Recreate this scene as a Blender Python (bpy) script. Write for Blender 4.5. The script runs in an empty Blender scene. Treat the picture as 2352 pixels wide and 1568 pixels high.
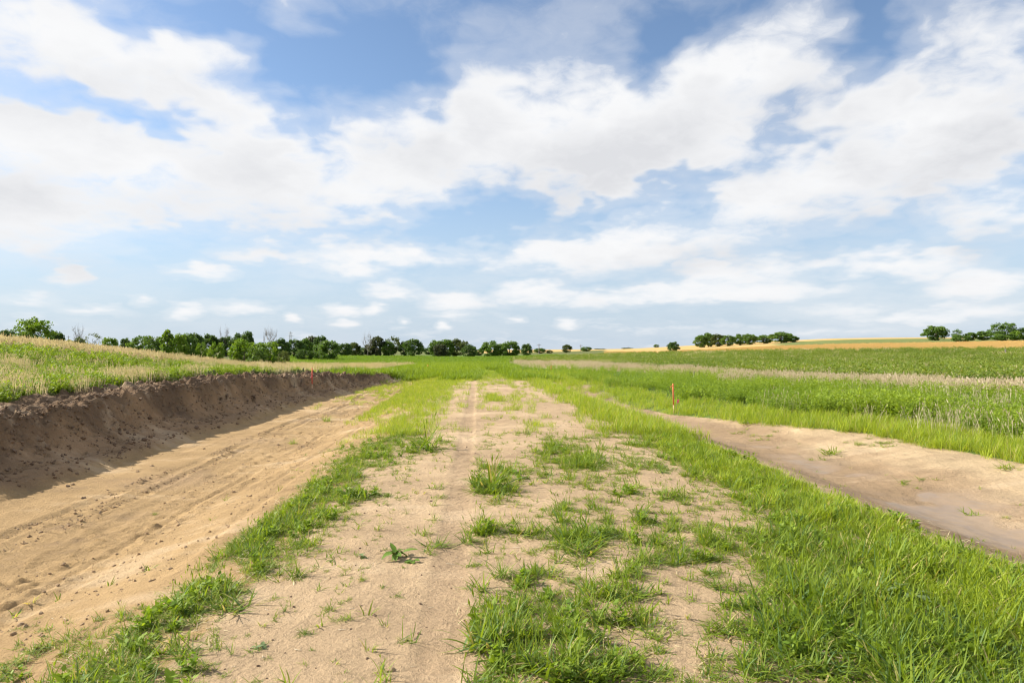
import bpy, math, random
import numpy as np
from mathutils import Vector, Euler

rng = np.random.default_rng(11)
random.seed(5)
R = math.radians
sc = bpy.context.scene
COL = sc.collection

# ------------------------------------------------------------------ camera
CAM_H = 1.6
F = 1568.0            # focal length in reference pixels (2352 x 1568 reference frame)
UC, VH = 1176.0, 803.0
cam_d = bpy.data.cameras.new('camera')
cam = bpy.data.objects.new('camera', cam_d)
COL.objects.link(cam)
cam_d.sensor_width = 36.0
cam_d.lens = 24.0
cam_d.clip_start = 0.05
cam_d.clip_end = 20000.0
cam.location = (0, 0, CAM_H)
cam.rotation_euler = (R(90) + math.atan((VH - 784.0) / F), 0, 0)
sc.camera = cam

# ------------------------------------------------------------------ sun and sky
SUN_EL, SUN_AZ = R(33), R(-80)       # azimuth from +Y, clockwise: the sun stands to the left
sun_dir = Vector((math.sin(SUN_AZ) * math.cos(SUN_EL), math.cos(SUN_AZ) * math.cos(SUN_EL), math.sin(SUN_EL)))
sl = bpy.data.lights.new('sun', 'SUN')
sl.energy = 5.0
sl.angle = R(0.5)
sl.color = (1.0, 0.93, 0.82)
so = bpy.data.objects.new('sun', sl)
COL.objects.link(so)
so.rotation_euler = (-sun_dir).to_track_quat('-Z', 'Y').to_euler()

sc.view_settings.view_transform = 'Standard'
sc.view_settings.look = 'None'
sc.view_settings.gamma = 1.0
sc.view_settings.use_curve_mapping = False
sc.view_settings.exposure = 0.98

world = bpy.data.worlds.new('World')
sc.world = world
world.use_nodes = True
try:
    world.cycles.sampling_method = 'NONE'
except Exception:
    pass
sc.cycles.filter_width = 1.2
sc.cycles.max_bounces = 4
sc.cycles.adaptive_threshold = 0.02
sc.cycles.diffuse_bounces = 2
sc.cycles.glossy_bounces = 2
sc.cycles.transmission_bounces = 4
sc.cycles.transparent_max_bounces = 4


class NT:
    """small helper to build node trees"""
    def __init__(self, tree):
        self.t = tree
        self.n = tree.nodes
        self.l = tree.links

    def new(self, typ, **kw):
        nd = self.n.new(typ)
        for k, v in kw.items():
            if k == 'inp':
                for key, val in v.items():
                    self.set(nd, key, val)
            else:
                setattr(nd, k, v)
        return nd

    def set(self, nd, key, val):
        s = nd.inputs[key]
        if isinstance(val, bpy.types.NodeSocket):
            self.l.new(val, s)
        else:
            s.default_value = val

    def math(self, op, a, b=None, c=None, clamp=False):
        nd = self.n.new('ShaderNodeMath')
        nd.operation = op
        nd.use_clamp = clamp
        for i, v in enumerate((a, b, c)):
            if v is not None:
                self.set(nd, i, v)
        return nd.outputs[0]

    def vmath(self, op, a, b=None, out=0):
        nd = self.n.new('ShaderNodeVectorMath')
        nd.operation = op
        for i, v in enumerate((a, b)):
            if v is not None:
                self.set(nd, i, v)
        return nd.outputs[out]

    def mix(self, f, a, b):
        nd = self.n.new('ShaderNodeMix')
        nd.data_type = 'RGBA'
        self.set(nd, 'Factor', f)
        self.set(nd, 6, a)
        self.set(nd, 7, b)
        return nd.outputs[2]

    def maprange(self, v, a, b, c=0.0, d=1.0, smooth=True):
        nd = self.n.new('ShaderNodeMapRange')
        nd.interpolation_type = 'SMOOTHSTEP' if smooth else 'LINEAR'
        for i, x in enumerate((v, a, b, c, d)):
            self.set(nd, i, x)
        return nd.outputs[0]


# clouds: (centre u, v, half width, half height, tilt, weight) in reference pixels, turned into azimuth / elevation
BLOBS = [
    (170, 110, 330, 95, 4, 1.0), (60, 90, 200, 100, 0, .6), (440, 105, 120, 55, -6, .8),
    (280, 390, 520, 150, 0, 1.25), (60, 330, 300, 90, 0, .5), (510, 255, 230, 100, -18, .95),
    (90, 520, 230, 70, 8, .9), (720, 410, 260, 80, -4, .85), (880, 285, 150, 80, 0, .7), (860, 445, 200, 55, 4, .55),
    (1170, 330, 260, 110, 6, .95), (1080, 190, 85, 65, 0, .5), (1400, 285, 330, 135, 4, 1.15),
    (1560, 205, 210, 80, 20, .75), (1600, 330, 230, 100, 0, .8), (1960, 290, 160, 60, 0, .5), (1420, 450, 120, 40, 10, .3), (1810, 110, 190, 95, 52, .95), (1930, 215, 190, 80, -25, .7),
    (1290, 60, 200, 85, 20, .36), (1420, 380, 200, 50, 0, .5), (1640, 120, 120, 60, 30, .35),
    (1860, 440, 520, 82, 15, 1.25), (1440, 560, 130, 55, 10, .75), (2110, 330, 210, 80, 10, .85), (2230, 400, 150, 60, 0, .35),
    (2280, 190, 190, 75, 22, .75), (2310, 60, 100, 70, -20, .55), (2100, 130, 110, 80, 20, .5), (2060, 240, 140, 60, 0, .3),
    (2280, 480, 150, 52, 8, .95), (1310, 465, 55, 28, 0, .75), (1225, 582, 100, 38, 6, .75), (1060, 590, 90, 25, 0, .35),
    (830, 590, 130, 40, 6, .95), (940, 590, 90, 20, 0, .4), (590, 578, 92, 24, 0, .8), (165, 632, 42, 23, 0, .85), (465, 624, 68, 16, 0, .75),
    (905, 667, 62, 21, 0, .85), (1045, 692, 72, 19, 0, .8), (1218, 671, 78, 26, 4, .95), (1380, 686, 105, 23, 0, .85),
    (1630, 633, 75, 26, 0, .75), (1760, 622, 115, 34, 0, .65), (1700, 674, 240, 20, 2, .8), (2060, 608, 180, 30, -4, .8),
    (2250, 655, 125, 28, 5, .85), (1530, 662, 80, 20, 0, .55), (1950, 712, 190, 26, 0, .45), (2250, 716, 170, 22, 3, .55),
    (790, 714, 46, 15, 0, .8), (545, 705, 90, 14, 0, .75), (425, 718, 42, 17, 0, .8), (860, 710, 24, 14, 0, .75),
    (1035, 725, 55, 11, 0, .6), (670, 730, 20, 9, 0, .7), (220, 712, 80, 12, 0, .6), (60, 690, 70, 12, 0, .45), (1015, 751, 19, 10, 0, .8),
    (1303, 743, 30, 11, 0, .7), (1185, 733, 21, 9, 0, .7), (790, 743, 34, 8, 0, .6), (930, 736, 16, 9, 0, .6), (690, 25, 75, 45, -30, .42),
    (1880, 760, 300, 12, 0, .35), (320, 690, 30, 8, 0, .5), (2050, 735, 120, 12, 0, .4),
    # gaps
    (690, 312, 80, 50, 0, -.35), (1835, 250, 110, 75, 0, -.42), (1860, 330, 150, 34, 6, -.25), (200, 232, 260, 36, -3, -.5),
    (390, 275, 80, 40, -20, -.35), (1500, 110, 90, 90, 0, -.5), (850, 110, 260, 120, 0, -.4), (1010, 235, 50, 70, 0, -.25),
    (1560, 425, 160, 22, 8, -.3), (2010, 90, 80, 130, 0, -.4), (1180, 480, 180, 60, 8, -.4), (420, 550, 260, 34, 0, -.35), (740, 390, 90, 40, 0, -.2),
]


def make_sky():
    # density group -------------------------------------------------
    for gname, blobs in (('cloud_density', BLOBS), ('cloud_mass', [b for b in BLOBS if b[3] >= 50 and b[5] > 0])):
        density_group(gname, blobs)
    build_world()


def density_group(gname, blobs):
    g = bpy.data.node_groups.new(gname, 'ShaderNodeTree')
    g.interface.new_socket('AzEl', in_out='INPUT', socket_type='NodeSocketVector')
    g.interface.new_socket('Noise', in_out='INPUT', socket_type='NodeSocketFloat')
    g.interface.new_socket('Density', in_out='OUTPUT', socket_type='NodeSocketFloat')
    t = NT(g)
    gi = t.new('NodeGroupInput')
    go = t.new('NodeGroupOutput')
    azel = gi.outputs['AzEl']
    acc = None
    gaps = None
    last = None
    FR = (0, 5, 14, 22, 52, -4, -20, -30)
    frames = {}
    for (u, v, ru, rv, rot, w) in blobs:
        X = (u - UC) / F
        Z = (VH - v) / F
        hyp = math.sqrt(1 + X * X)
        az = math.atan(X)
        el = Z / hyp
        sx = ru / F / (1 + X * X) * 1.45
        sy = rv / F / hyp * 1.45
        ang = min(FR, key=lambda a_: abs(a_ - rot))
        ca, sa = math.cos(R(ang)), math.sin(R(ang))
        if ang not in frames:
            frames[ang] = (t.vmath('DOT_PRODUCT', azel, (ca, sa, 0), 1), t.vmath('DOT_PRODUCT', azel, (-sa, ca, 0), 1))
        cx, cy = az * ca + el * sa, -az * sa + el * ca
        cc = t.new('ShaderNodeCombineXYZ')
        t.set(cc, 0, frames[ang][0])
        t.set(cc, 1, frames[ang][1])
        if last is not None:
            t.set(cc, 2, last)           # z is scaled away; it only keeps the chain in order
        mp = t.new('ShaderNodeVectorMath', operation='MULTIPLY_ADD')
        t.set(mp, 0, cc.outputs[0])
        mp.inputs[1].default_value = (1 / sx, 1 / sy, 0)
        mp.inputs[2].default_value = (-cx / sx, -cy / sy, 0)
        gr = t.new('ShaderNodeTexGradient', gradient_type='SPHERICAL')
        t.set(gr, 'Vector', mp.outputs[0])
        if w > 0:
            w = w * (1.3 if v > 560 else 1.0)
            acc = t.math('MULTIPLY_ADD', gr.outputs['Fac'], w, acc if acc is not None else 0.0)
            last = acc
        else:
            gaps = t.math('MULTIPLY_ADD', gr.outputs['Fac'], w * 1.15, gaps if gaps is not None else 0.0)
            last = gaps
    acc = t.math('MULTIPLY', t.math('SUBTRACT', 1.0, t.math('EXPONENT', t.math('MULTIPLY', acc, -1.45))), .95)
    if gaps is not None:
        acc = t.math('ADD', acc, gaps)
    d = t.math('ADD', acc, gi.outputs['Noise'])
    t.l.new(d, go.inputs[0])



def build_world():
    t = NT(world.node_tree)
    for nd in list(t.n):
        t.n.remove(nd)
    out = t.new('ShaderNodeOutputWorld')
    sky = t.new('ShaderNodeTexSky', sky_type='NISHITA')
    sky.sun_disc = False
    sky.sun_elevation = SUN_EL
    sky.sun_rotation = SUN_AZ
    sky.altitude = 400
    sky.air_density = 1.0
    sky.dust_density = 0.4
    sky.ozone_density = 1.3
    tc = t.new('ShaderNodeTexCoord')
    s = t.new('ShaderNodeSeparateXYZ')
    t.set(s, 0, tc.outputs['Generated'])
    dx, dy, dz = s.outputs
    hyp = t.math('SQRT', t.math('ADD', t.math('MULTIPLY', dx, dx), t.math('MULTIPLY', dy, dy)))
    az = t.math('ARCTAN2', dx, dy)
    el = t.math('DIVIDE', dz, t.math('MAXIMUM', hyp, .001))
    aa = t.math('ABSOLUTE', az)
    inside = t.math('MULTIPLY', t.maprange(aa, .70, .95, 1, 0), t.maprange(el, .56, .80, 1, 0))

    def layer(lift):
        """position on the cloud layer overhead"""
        q = t.new('ShaderNodeCombineXYZ')
        k2 = t.math('DIVIDE', 1.0, t.math('ADD', t.math('MAXIMUM', dz, 0.0), .26 + lift))
        t.set(q, 0, t.math('MULTIPLY', dx, k2))
        t.set(q, 1, t.math('MULTIPLY', dy, k2))
        t.set(q, 2, t.math('MULTIPLY', k2, 0.25))
        return q.outputs[0]

    def noise(vec, scale, detail, rough):
        n = t.new('ShaderNodeTexNoise', noise_dimensions='2D', inp={'Scale': scale, 'Detail': detail, 'Roughness': rough, 'Lacunarity': 2.1})
        t.set(n, 'Vector', vec)
        return n

    def centred(n, amp, plus=0.0):
        return t.math('MULTIPLY_ADD', t.math('SUBTRACT', n.outputs['Fac'], .5), amp, plus)

    def density(group, lift, nz):
        c = t.new('ShaderNodeCombineXYZ')
        t.set(c, 0, t.math('ADD', az, wa))
        t.set(c, 1, t.math('ADD', t.math('ADD', el, lift), we))
        gn = t.new('ShaderNodeGroup')
        gn.node_tree = bpy.data.node_groups[group]
        t.set(gn, 'AzEl', c.outputs[0])
        t.set(gn, 'Noise', nz)
        return gn.outputs[0]

    # haze low on the horizon
    hz = t.maprange(el, -.02, .34, .92, 0)
    vs = t.new('ShaderNodeVectorMath', operation='MULTIPLY')
    t.set(vs, 0, sky.outputs[0])
    vs.inputs[1].default_value = (.95, 0.98, 1.01)
    skyc = t.mix(hz, vs.outputs[0], (3.1, 3.8, 4.7, 1))

    q0 = layer(0.0)
    coarse = noise(q0, 3.6, 3.0, .56)

    def paint(d0, d1, extra, right, wob=0.0):
        cover = t.maprange(d0, .06, .76, 0, 1)
        veil = t.maprange(d0, -.25, .4, 0, .34)
        cover = t.math('MAXIMUM', cover, veil)
        if extra is not None:
            cover = t.math('MAXIMUM', cover, extra)
        # thickness above decides how much light reaches this part of the cloud
        thick = t.maprange(d1, .25, 1.25, 0, 1)
        self_ = t.maprange(d0, .40, 1.2, 0, 1)
        shade = t.math('MULTIPLY', thick, t.math('MULTIPLY_ADD', self_, .45, .55))
        shade = t.math('ADD', shade, wob, clamp=True)
        if right is not None:
            shade = t.math('MULTIPLY', shade, right, clamp=True)
        ccol = t.mix(shade, (5.75, 5.78, 5.85, 1), (4.5, 4.56, 4.74, 1))
        bg = t.new('ShaderNodeBackground')
        bg.inputs['Strength'].default_value = 0.084
        t.set(bg, 'Color', t.mix(cover, skyc, ccol))
        return bg.outputs[0]

    # the sky in view
    nw = noise(q0, 6.5, 2.0, .55)
    sw = t.new('ShaderNodeSeparateColor')
    t.set(sw, 0, nw.outputs['Color'])
    wv = t.vmath('SUBTRACT', nw.outputs['Color'], (.5, .5, .5))
    sc_ = t.new('ShaderNodeVectorMath', operation='SCALE')
    t.set(sc_, 0, wv)
    sc_.inputs['Scale'].default_value = .10
    qq = t.vmath('ADD', q0, sc_.outputs[0])
    kk = t.maprange(el, .02, .28, .16, 1.0)
    wa = t.math('MULTIPLY', t.math('SUBTRACT', sw.outputs[0], .5), t.math('MULTIPLY', kk, .15))
    we = t.math('MULTIPLY', t.math('SUBTRACT', sw.outputs[1], .5), t.math('MULTIPLY', kk, .09))
    n1 = noise(qq, 3.0, 6.0, .52)
    n2 = noise(qq, 15.0, 4.0, .64)
    k3 = t.maprange(el, .02, .22, .45, 1.0)
    nz = t.math('MULTIPLY', centred(n2, .36, centred(n1, 1.25)), k3)
    d0 = density('cloud_density', 0.0, nz)
    d1 = density('cloud_mass', .05, centred(noise(layer(.045), 3.4, 1.0, .5), .8))
    st = t.new('ShaderNodeCombineXYZ')
    t.set(st, 0, t.math('MULTIPLY', az, 12.0))
    t.set(st, 1, t.math('MULTIPLY', el, 48.0))
    sn = noise(st.outputs[0], 1.0, 4.0, .6)
    low = t.math('MULTIPLY', t.maprange(sn.outputs['Fac'], .45, .78, 0, .5), t.maprange(el, .012, .10, 1, 0))
    a = paint(d0, d1, low, t.maprange(az, -.5, .6, .85, 1.3), centred(n2, .25, centred(n1, .7)))
    # the same broken cover going on around
    g = centred(coarse, 1.35, .42)
    b = paint(g, t.math('SUBTRACT', g, .05), None, None)
    ms = t.new('ShaderNodeMixShader')
    t.set(ms, 0, inside)
    t.l.new(b, ms.inputs[1])
    t.l.new(a, ms.inputs[2])
    t.l.new(ms.outputs[0], out.inputs[0])


make_sky()

# ------------------------------------------------------------------ noise
_perm = np.random.default_rng(77).permutation(4096).astype(np.int32)
_GX = np.cos(np.arange(4096) * (2 * math.pi / 4096.0))
_GY = np.sin(np.arange(4096) * (2 * math.pi / 4096.0))


def _grad(ix, iy, seed):
    h = _perm[(_perm[(ix + seed * 37) & 4095] + iy) & 4095]
    return _GX[h], _GY[h]


def perlin(x, y, seed=0):
    x = np.asarray(x, float)
    y = np.asarray(y, float)
    xi = np.floor(x).astype(np.int32)
    yi = np.floor(y).astype(np.int32)
    xf = x - xi
    yf = y - yi
    u = xf * xf * xf * (xf * (xf * 6 - 15) + 10)
    v = yf * yf * yf * (yf * (yf * 6 - 15) + 10)
    r = []
    for oy in (0, 1):
        for ox in (0, 1):
            gx, gy = _grad(xi + ox, yi + oy, seed)
            r.append(gx * (xf - ox) + gy * (yf - oy))
    a = r[0] + u * (r[1] - r[0])
    b = r[2] + u * (r[3] - r[2])
    return (a + v * (b - a)) * 1.5


def fbm(x, y, octv=4, seed=0, rough=.5):
    s = 0
    a = 1.0
    f = 1.0
    for i in range(octv):
        s = s + a * perlin(x * f, y * f, seed + i)
        a *= rough
        f *= 2.03
    return s


def sstep(a, b, x):
    t = np.clip((np.asarray(x, float) - a) / (b - a), 0, 1)
    return t * t * (3 - 2 * t)


# ------------------------------------------------------------------ terrain
# control points (u, v, distance) read off the photograph: what height the land has there
CP = [
    (2352, 892, 27), (2352, 850, 50), (2352, 806, 100), (2352, 789, 170), (2352, 776, 360),
    (1800, 872, 35), (1800, 834, 70), (1800, 809, 120), (1800, 797, 200), (1900, 778, 350), (2150, 775, 350), (1900, 786, 260),
    (2150, 786, 230), (2150, 803, 105),
    (1500, 832, 80), (1500, 810, 200), (1500, 800, 350), (1650, 796, 300), (1650, 790, 480),
    (1300, 828, 100), (1300, 812, 220), (1300, 803, 700), (1500, 801, 700), (1900, 783, 700),
    (1176, 852, 50), (1176, 824, 240), (1176, 809, 600), (1100, 822, 240),
    (0, 796, 32), (0, 797, 60), (0, 803, 120), (320, 825, 37), (320, 826, 70), (320, 814, 130),
    (640, 856, 40), (640, 838, 90), (640, 821, 150), (800, 860, 45), (950, 850, 50), (752, 821, 150), (952, 819, 210),
    (0, 885, 16), (0, 826, 24), (300, 862, 25), (-900, 800, 22), (-900, 800, 60), (0, 806, 400), (600, 808, 400), (900, 808, 500),
    (3200, 900, 25), (3200, 830, 60), (3200, 780, 180),
]
cpx, cpz = [], []
for (u, v, Y) in CP:
    cpx.append(((u - UC) / F * Y, Y))
    cpz.append(CAM_H - (v - VH) / F * Y)
for (x, y, z) in [(-8.4, 3, .45), (-8.4, 8, .46), (-8.4, 11, .48), (-8.8, 15.7, .55), (-9.2, 22.3, .58), (-8.5, 33, .28), (-12.5, 5, .85), (-24, 8, 1.6),
                  (0, 5, 0), (0, 15, 0), (0, 30, 0.05), (-3, 25, 0), (3, 25, -.05), (8, 5, -.15), (8, 12, -.15), (7.5, 18, -.12), (6.5, 25, -.05), (14, 12, -.05), (25, 8, 0),
                  (-4, 40, .02), (4, 40, .02), (60, 30, .3)]:
    cpx.append((x, y))
    cpz.append(z)
for a in (-.8, -.4, 0, .4, .8):
    cpx.append((a * 2500, 2500)); cpz.append(1.2)
    cpx.append((a * 9000, 9000)); cpz.append(1.4)
cpx = np.array(cpx, float)
cpz = np.array(cpz, float)


def warp(x, y):
    yy = np.maximum(y, 3.0)
    return np.clip(x / (yy + 14.0) * 3.2, -6, 6), np.log(yy + 14.0) * 1.6


_ca, _cb = warp(cpx[:, 0], cpx[:, 1])
_n = len(cpz)
_K = np.sqrt((_ca[:, None] - _ca[None]) ** 2 + (_cb[:, None] - _cb[None]) ** 2 + .02)
_A = np.zeros((_n + 3, _n + 3))
_A[:_n, :_n] = _K + np.eye(_n) * -.004
_A[:_n, _n] = 1; _A[:_n, _n + 1] = _ca; _A[:_n, _n + 2] = _cb
_A[_n:, :_n] = _A[:_n, _n:].T
_W = np.linalg.solve(_A, np.concatenate([cpz, [0, 0, 0]]))


def base_height(x, y):
    a, b = warp(x, y)
    z = _W[_n] + _W[_n + 1] * a + _W[_n + 2] * b
    for i in range(_n):
        z = z + _W[i] * np.sqrt((a - _ca[i]) ** 2 + (b - _cb[i]) ** 2 + .02)
    return np.clip(z, -3, 9)


def centre(y):
    return 1.0 - .05 * np.clip(y, -50, 60) - .0


def toe_s(y):      # foot of the cut bank, measured from the road's centre line
    return -7.5 + .65 * sstep(26, 36, y) + 1.9 * sstep(33, 46, y) + .18 * perlin(y * .35, y * 0 + 3.3, 9)


def terrain(x, y, detail=True, masks=False):
    x = np.asarray(x, float)
    y = np.asarray(y, float)
    yc = np.clip(y, -60, 400)
    s = x - centre(yc)
    zb = base_height(x, y)
    zb = zb + .05 * fbm(x * .25, y * .25, 3, 3) * sstep(300, 60, y)
    # road bed
    road = -.010 * np.clip(s, -3.2, 3.2) ** 2 + .02
    m_road = sstep(-3.9, -2.9, s) * sstep(4.4, 3.0, s) * sstep(58, 44, y)
    z = zb + (road - zb) * m_road
    # left ditch and its cut bank
    toe = toe_s(yc)
    fade_l = sstep(49, 40, y)
    floor_z = -.50 + .12 * sstep(28, 42, y)
    bw = 1.55 - .5 * sstep(20, 42, y)
    left = s < -2.4
    into = sstep(-2.7, -5.1, s)
    out = np.clip((toe - s) / bw, 0, 1)
    lip = .74 + .07 * perlin(y * .8, y * 0 + 7, 13) + .04 * perlin(y * 2.6, y * 0 + 9, 14)
    face = .52 * np.clip(out / lip, 0, 1) ** 1.15 + .48 * sstep(lip - .04, .97, out)
    ledge = .11 * np.sin(out * 9.0 + 1.5 * perlin(y * .5, s * 0 + 1, 5)) * out * (1 - out) * 2.2
    zl_top = zb + .10 * np.exp(-((s - (toe - bw - .25)) / .35) ** 2) * sstep(12, 20, y) + .17 * np.exp(-((s - (toe - bw - 1.5)) / .45) ** 2) * sstep(14, 22, y)
    zl = road + (floor_z - road) * into
    zl = zl + (zl_top - zl) * face + ledge * .9
    z = np.where(left, z + (zl - z) * fade_l, z)
    # right ditch
    fade_r = sstep(38, 25, y)
    rb = 5.0 - 1.3 * sstep(13, 28, y)
    cut = -.44 * np.exp(-np.abs((s - rb) / np.where(s < rb, 1.15, 1.9)) ** 2.2)
    z = z + cut * fade_r * (s > 1.5)
    bank = (out > 0.02) * sstep(1, .0, np.clip((toe - bw - .9 - s) / 1.0, 0, 1)) * fade_l
    dirt_l = sstep(-2.3, -3.2, s) * (s > toe - bw - 1.2) * sstep(48, 38, y)
    if detail:
        near = sstep(90, 40, y)
        z = z + .012 * fbm(x * 1.3, y * .9, 3, 21) * near
        z = z + .004 * fbm(x * 6, y * 6, 3, 25) * near
        # lumps on the bank
        bm = bank
        n1 = fbm(s * 1.2, y * 1.2, 3, 31)
        n2 = fbm(s * 3.4 + y * .6, y * 3.0, 4, 35, .62)
        n3 = np.abs(fbm(s * 1.6 - y * 1.1, y * .7 + s * .6, 3, 41))
        z = z + bm * ((.035 + .06 * sstep(.6, .9, out)) * n1 + (.018 + .05 * sstep(.6, .85, out) + .015 * sstep(16, 26, y)) * n2 - .12 * np.exp(-(n3 / .035) ** 2) * sstep(.1, .4, out) * sstep(1, .75, out))
        rim = np.exp(-((s - (toe - bw * .96)) / .55) ** 2) * fade_l
        spoil = np.exp(-((s - (toe - bw - 1.2)) / .6) ** 2) * fade_l * sstep(9, 17, y)
        far_rough = sstep(15, 24, y) * (out > .05) * sstep(1.0, .9, np.clip((toe - bw - 1.2 - s), 0, 1)) * fade_l
        lum = np.abs(fbm(x * 4.2, y * 4.2, 4, 47, .6))
        z = z + (.11 * rim + .12 * spoil + .09 * far_rough) * (lum - .25)
        # wheel ruts pressed in the ditch floor, rows of crumbs beside them
        fl = sstep(-4.2, -5.0, s) * sstep(0, .5, s - toe)
        for (c, w, a) in ((-6.25, .13, .042), (-5.85, .10, .035), (-5.15, .16, .020), (-4.55, .2, .018)):
            wob = .12 * perlin(y * .25, y * 0 + c, 51)
            lane = np.exp(-((s - c - wob) / w) ** 2) * fade_l
            pat = np.clip(perlin(s * 9, y * 7.5, 53) + .35 * np.sin(y * 33 + s * 20), -.6, 1)
            on = sstep(-.25, .2, perlin(y * .5, y * 0 + c * 3, 55))
            z = z + a * lane * pat * on
        for (c, w, a) in ((-6.3, .10, .030), (-5.95, .07, .022), (-5.3, .09, .020), (-4.75, .06, .026), (-4.45, .10, .024), (-3.9, .05, .022), (-3.55, .08, .016), (-7.2, .12, .012)):
            wob = .16 * perlin(y * .16, y * 0 + c * 1.7, 67) + .05 * perlin(y * .7, y * 0 + c, 68)
            e_ = s - c - wob
            on = sstep(-.35, .25, perlin(y * .22, y * 0 + c * 5, 69))
            z = z + fade_l * on * a * (-np.exp(-(e_ / w) ** 2) + .55 * np.exp(-((np.abs(e_) - 1.7 * w) / (.6 * w)) ** 2))
        rough_l = sstep(-2.9, -3.6, s) * sstep(-6.8, -5.6, s) * fade_l
        cr = np.clip(fbm(s * 5 + y * .7, y * 3.2, 4, 57, .6), -.2, 1)
        z = z + .055 * rough_l * np.maximum(cr - .12, 0) * sstep(-.2, .35, perlin(s * .9, y * .45, 59))
        # tyre track on the road
        tr = s + 1.2 + .03 * perlin(y * .3, y * 0, 61)
        trk = sstep(-.16, -.10, tr) * sstep(.13, .105, tr) * sstep(45, 30, y)
        z = z - trk * (.013 + .004 * np.sin(y * 70 + tr * 25))
        z = z + .008 * np.exp(-((tr - .15) / .035) ** 2) * sstep(40, 25, y) * (.6 + perlin(y * 5, y * 0 + 2, 63))
        # damp hollow marks in the right ditch
        z = z + .012 * fade_r * fbm(s * 2.2, y * .5, 3, 65) * sstep(3.2, 4, s) * sstep(8.5, 7.5, s)
    if not masks:
        return z
    return z, dict(s=s, toe=toe, bw=bw, out=out, fade_l=fade_l, fade_r=fade_r, bank=bank, rb=rb)


def project(x, y, z):
    yy = np.maximum(y, .5)
    return UC + x / yy * F, VH - (z - CAM_H) / yy * F


_YS = np.exp(np.linspace(math.log(2.2), math.log(2500), 2600))


def hit(u, v):
    """where the view line through a reference pixel meets the land"""
    X = (u - UC) / F * _YS
    zr = CAM_H - (v - VH) / F * _YS
    zt = terrain(X, _YS, detail=False)
    k = np.argmax(zt >= zr)
    if not (zt >= zr).any():
        k = len(_YS) - 1
    return float(X[k]), float(_YS[k])


def tz(x, y):
    return float(terrain(np.array([x]), np.array([y]))[0])


def in_poly(u, v, poly):
    p = np.array(poly, float)
    inside = np.zeros(u.shape, bool)
    j = len(p) - 1
    for i in range(len(p)):
        c = ((p[i, 1] > v) != (p[j, 1] > v)) & (u < (p[j, 0] - p[i, 0]) * (v - p[i, 1]) / (p[j, 1] - p[i, 1] + 1e-9) + p[i, 0])
        inside ^= c
        j = i
    return inside


def line(u, pts):
    p = np.array(pts, float)
    return np.interp(u, p[:, 0], p[:, 1])


# land-use boundaries as heights v over u
B_VERGE_LO = [(1180, 862), (1240, 868), (1400, 922), (1540, 952), (1750, 970), (2000, 996), (2352, 1064), (3600, 1300)]
B_VERGE_UP = [(1180, 858), (1240, 860), (1400, 890), (1560, 920), (1800, 945), (2100, 975), (2352, 1020), (3600, 1220)]
B_PALE_LO = [(1100, 840), (1200, 843), (1450, 854), (1700, 873), (2000, 895), (2352, 922), (3600, 1010)]
B_PALE_UP = [(1100, 837), (1200, 836), (1330, 838), (1500, 850), (1750, 868), (2000, 886), (2352, 908), (3600, 985)]
B_CROP_UP = [(1150, 826), (1250, 822), (1350, 815), (1500, 810.5), (1700, 807.5), (2000, 806), (2352, 803.5), (3600, 800)]
B_TAN_LO = [(-1500, 780), (0, 806), (200, 818), (400, 832), (600, 843), (720, 850), (850, 855), (920, 862)]


def zones(x, y, z, jitter=None):
    """land use at a point of the land, by its place in the fields"""
    u, v = project(x, y, z)
    j = jitter if jitter is not None else 0
    s = x - centre(np.clip(y, -60, 400))
    right = (u > 1180) & (y > 9)
    d = {}
    vj = v + j
    d['verge'] = right & (vj < line(u, B_VERGE_LO)) & (vj >= line(u, B_VERGE_UP))
    d['weeds'] = right & (vj < line(u, B_VERGE_UP)) & (vj >= line(u, B_PALE_LO))
    d['pale'] = right & (vj < line(u, B_PALE_LO)) & (vj >= line(u, B_PALE_UP))
    d['crop'] = right & (vj < line(u, B_PALE_UP)) & (vj >= line(u, B_CROP_UP))
    d['wheat'] = ((u > 1390) & (vj < line(u, B_CROP_UP)) & (y > 85)) & ~((y > 205) & (y < 300) & (u > 1780))
    d['wheat'] |= (u > 1090) & (u <= 1390) & (y > 420)
    bt = toe_s(np.clip(y, -60, 400)) - 1.55 - 1.0
    leftm = (s < bt) & (y < 70) & (u < 960)
    d['tan'] = leftm & (vj < line(u, B_TAN_LO))
    d['lweed'] = leftm & ~d['tan']
    d['meadow'] = (y > 36) & (u > 600) & (v > 815) & ~leftm & ~d['verge'] & ~d['weeds'] & ~d['pale'] & ~d['crop'] & (u < 1500)
    return d, u, v, s


# ------------------------------------------------------------------ materials
def mat(name):
    m = bpy.data.materials.new(name)
    m.use_nodes = True
    t = NT(m.node_tree)
    for nd in list(t.n):
        t.n.remove(nd)
    out = t.new('ShaderNodeOutputMaterial')
    return m, t, out


def simple_mat(name, col, rough=.8, var=.15, scale=8.0, bump=.0):
    m, t, out = mat(name)
    b = t.new('ShaderNodeBsdfPrincipled', inp={'Roughness': rough})
    b.inputs['Specular IOR Level'].default_value = .3
    tc = t.new('ShaderNodeTexCoord')
    nz = t.new('ShaderNodeTexNoise', inp={'Scale': scale, 'Detail': 5.0})
    t.set(nz, 'Vector', tc.outputs['Object'])
    lo = tuple(c * (1 - var) for c in col) + (1,)
    hi = tuple(min(1, c * (1 + var)) for c in col) + (1,)
    t.set(b, 'Base Color', t.mix(t.maprange(nz.outputs['Fac'], .3, .7), lo, hi))
    if bump:
        bp = t.new('ShaderNodeBump', inp={'Strength': bump, 'Distance': .02})
        t.set(bp, 'Height', nz.outputs['Fac'])
        t.set(b, 'Normal', bp.outputs[0])
    t.l.new(b.outputs[0], out.inputs[0])
    return m


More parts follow.
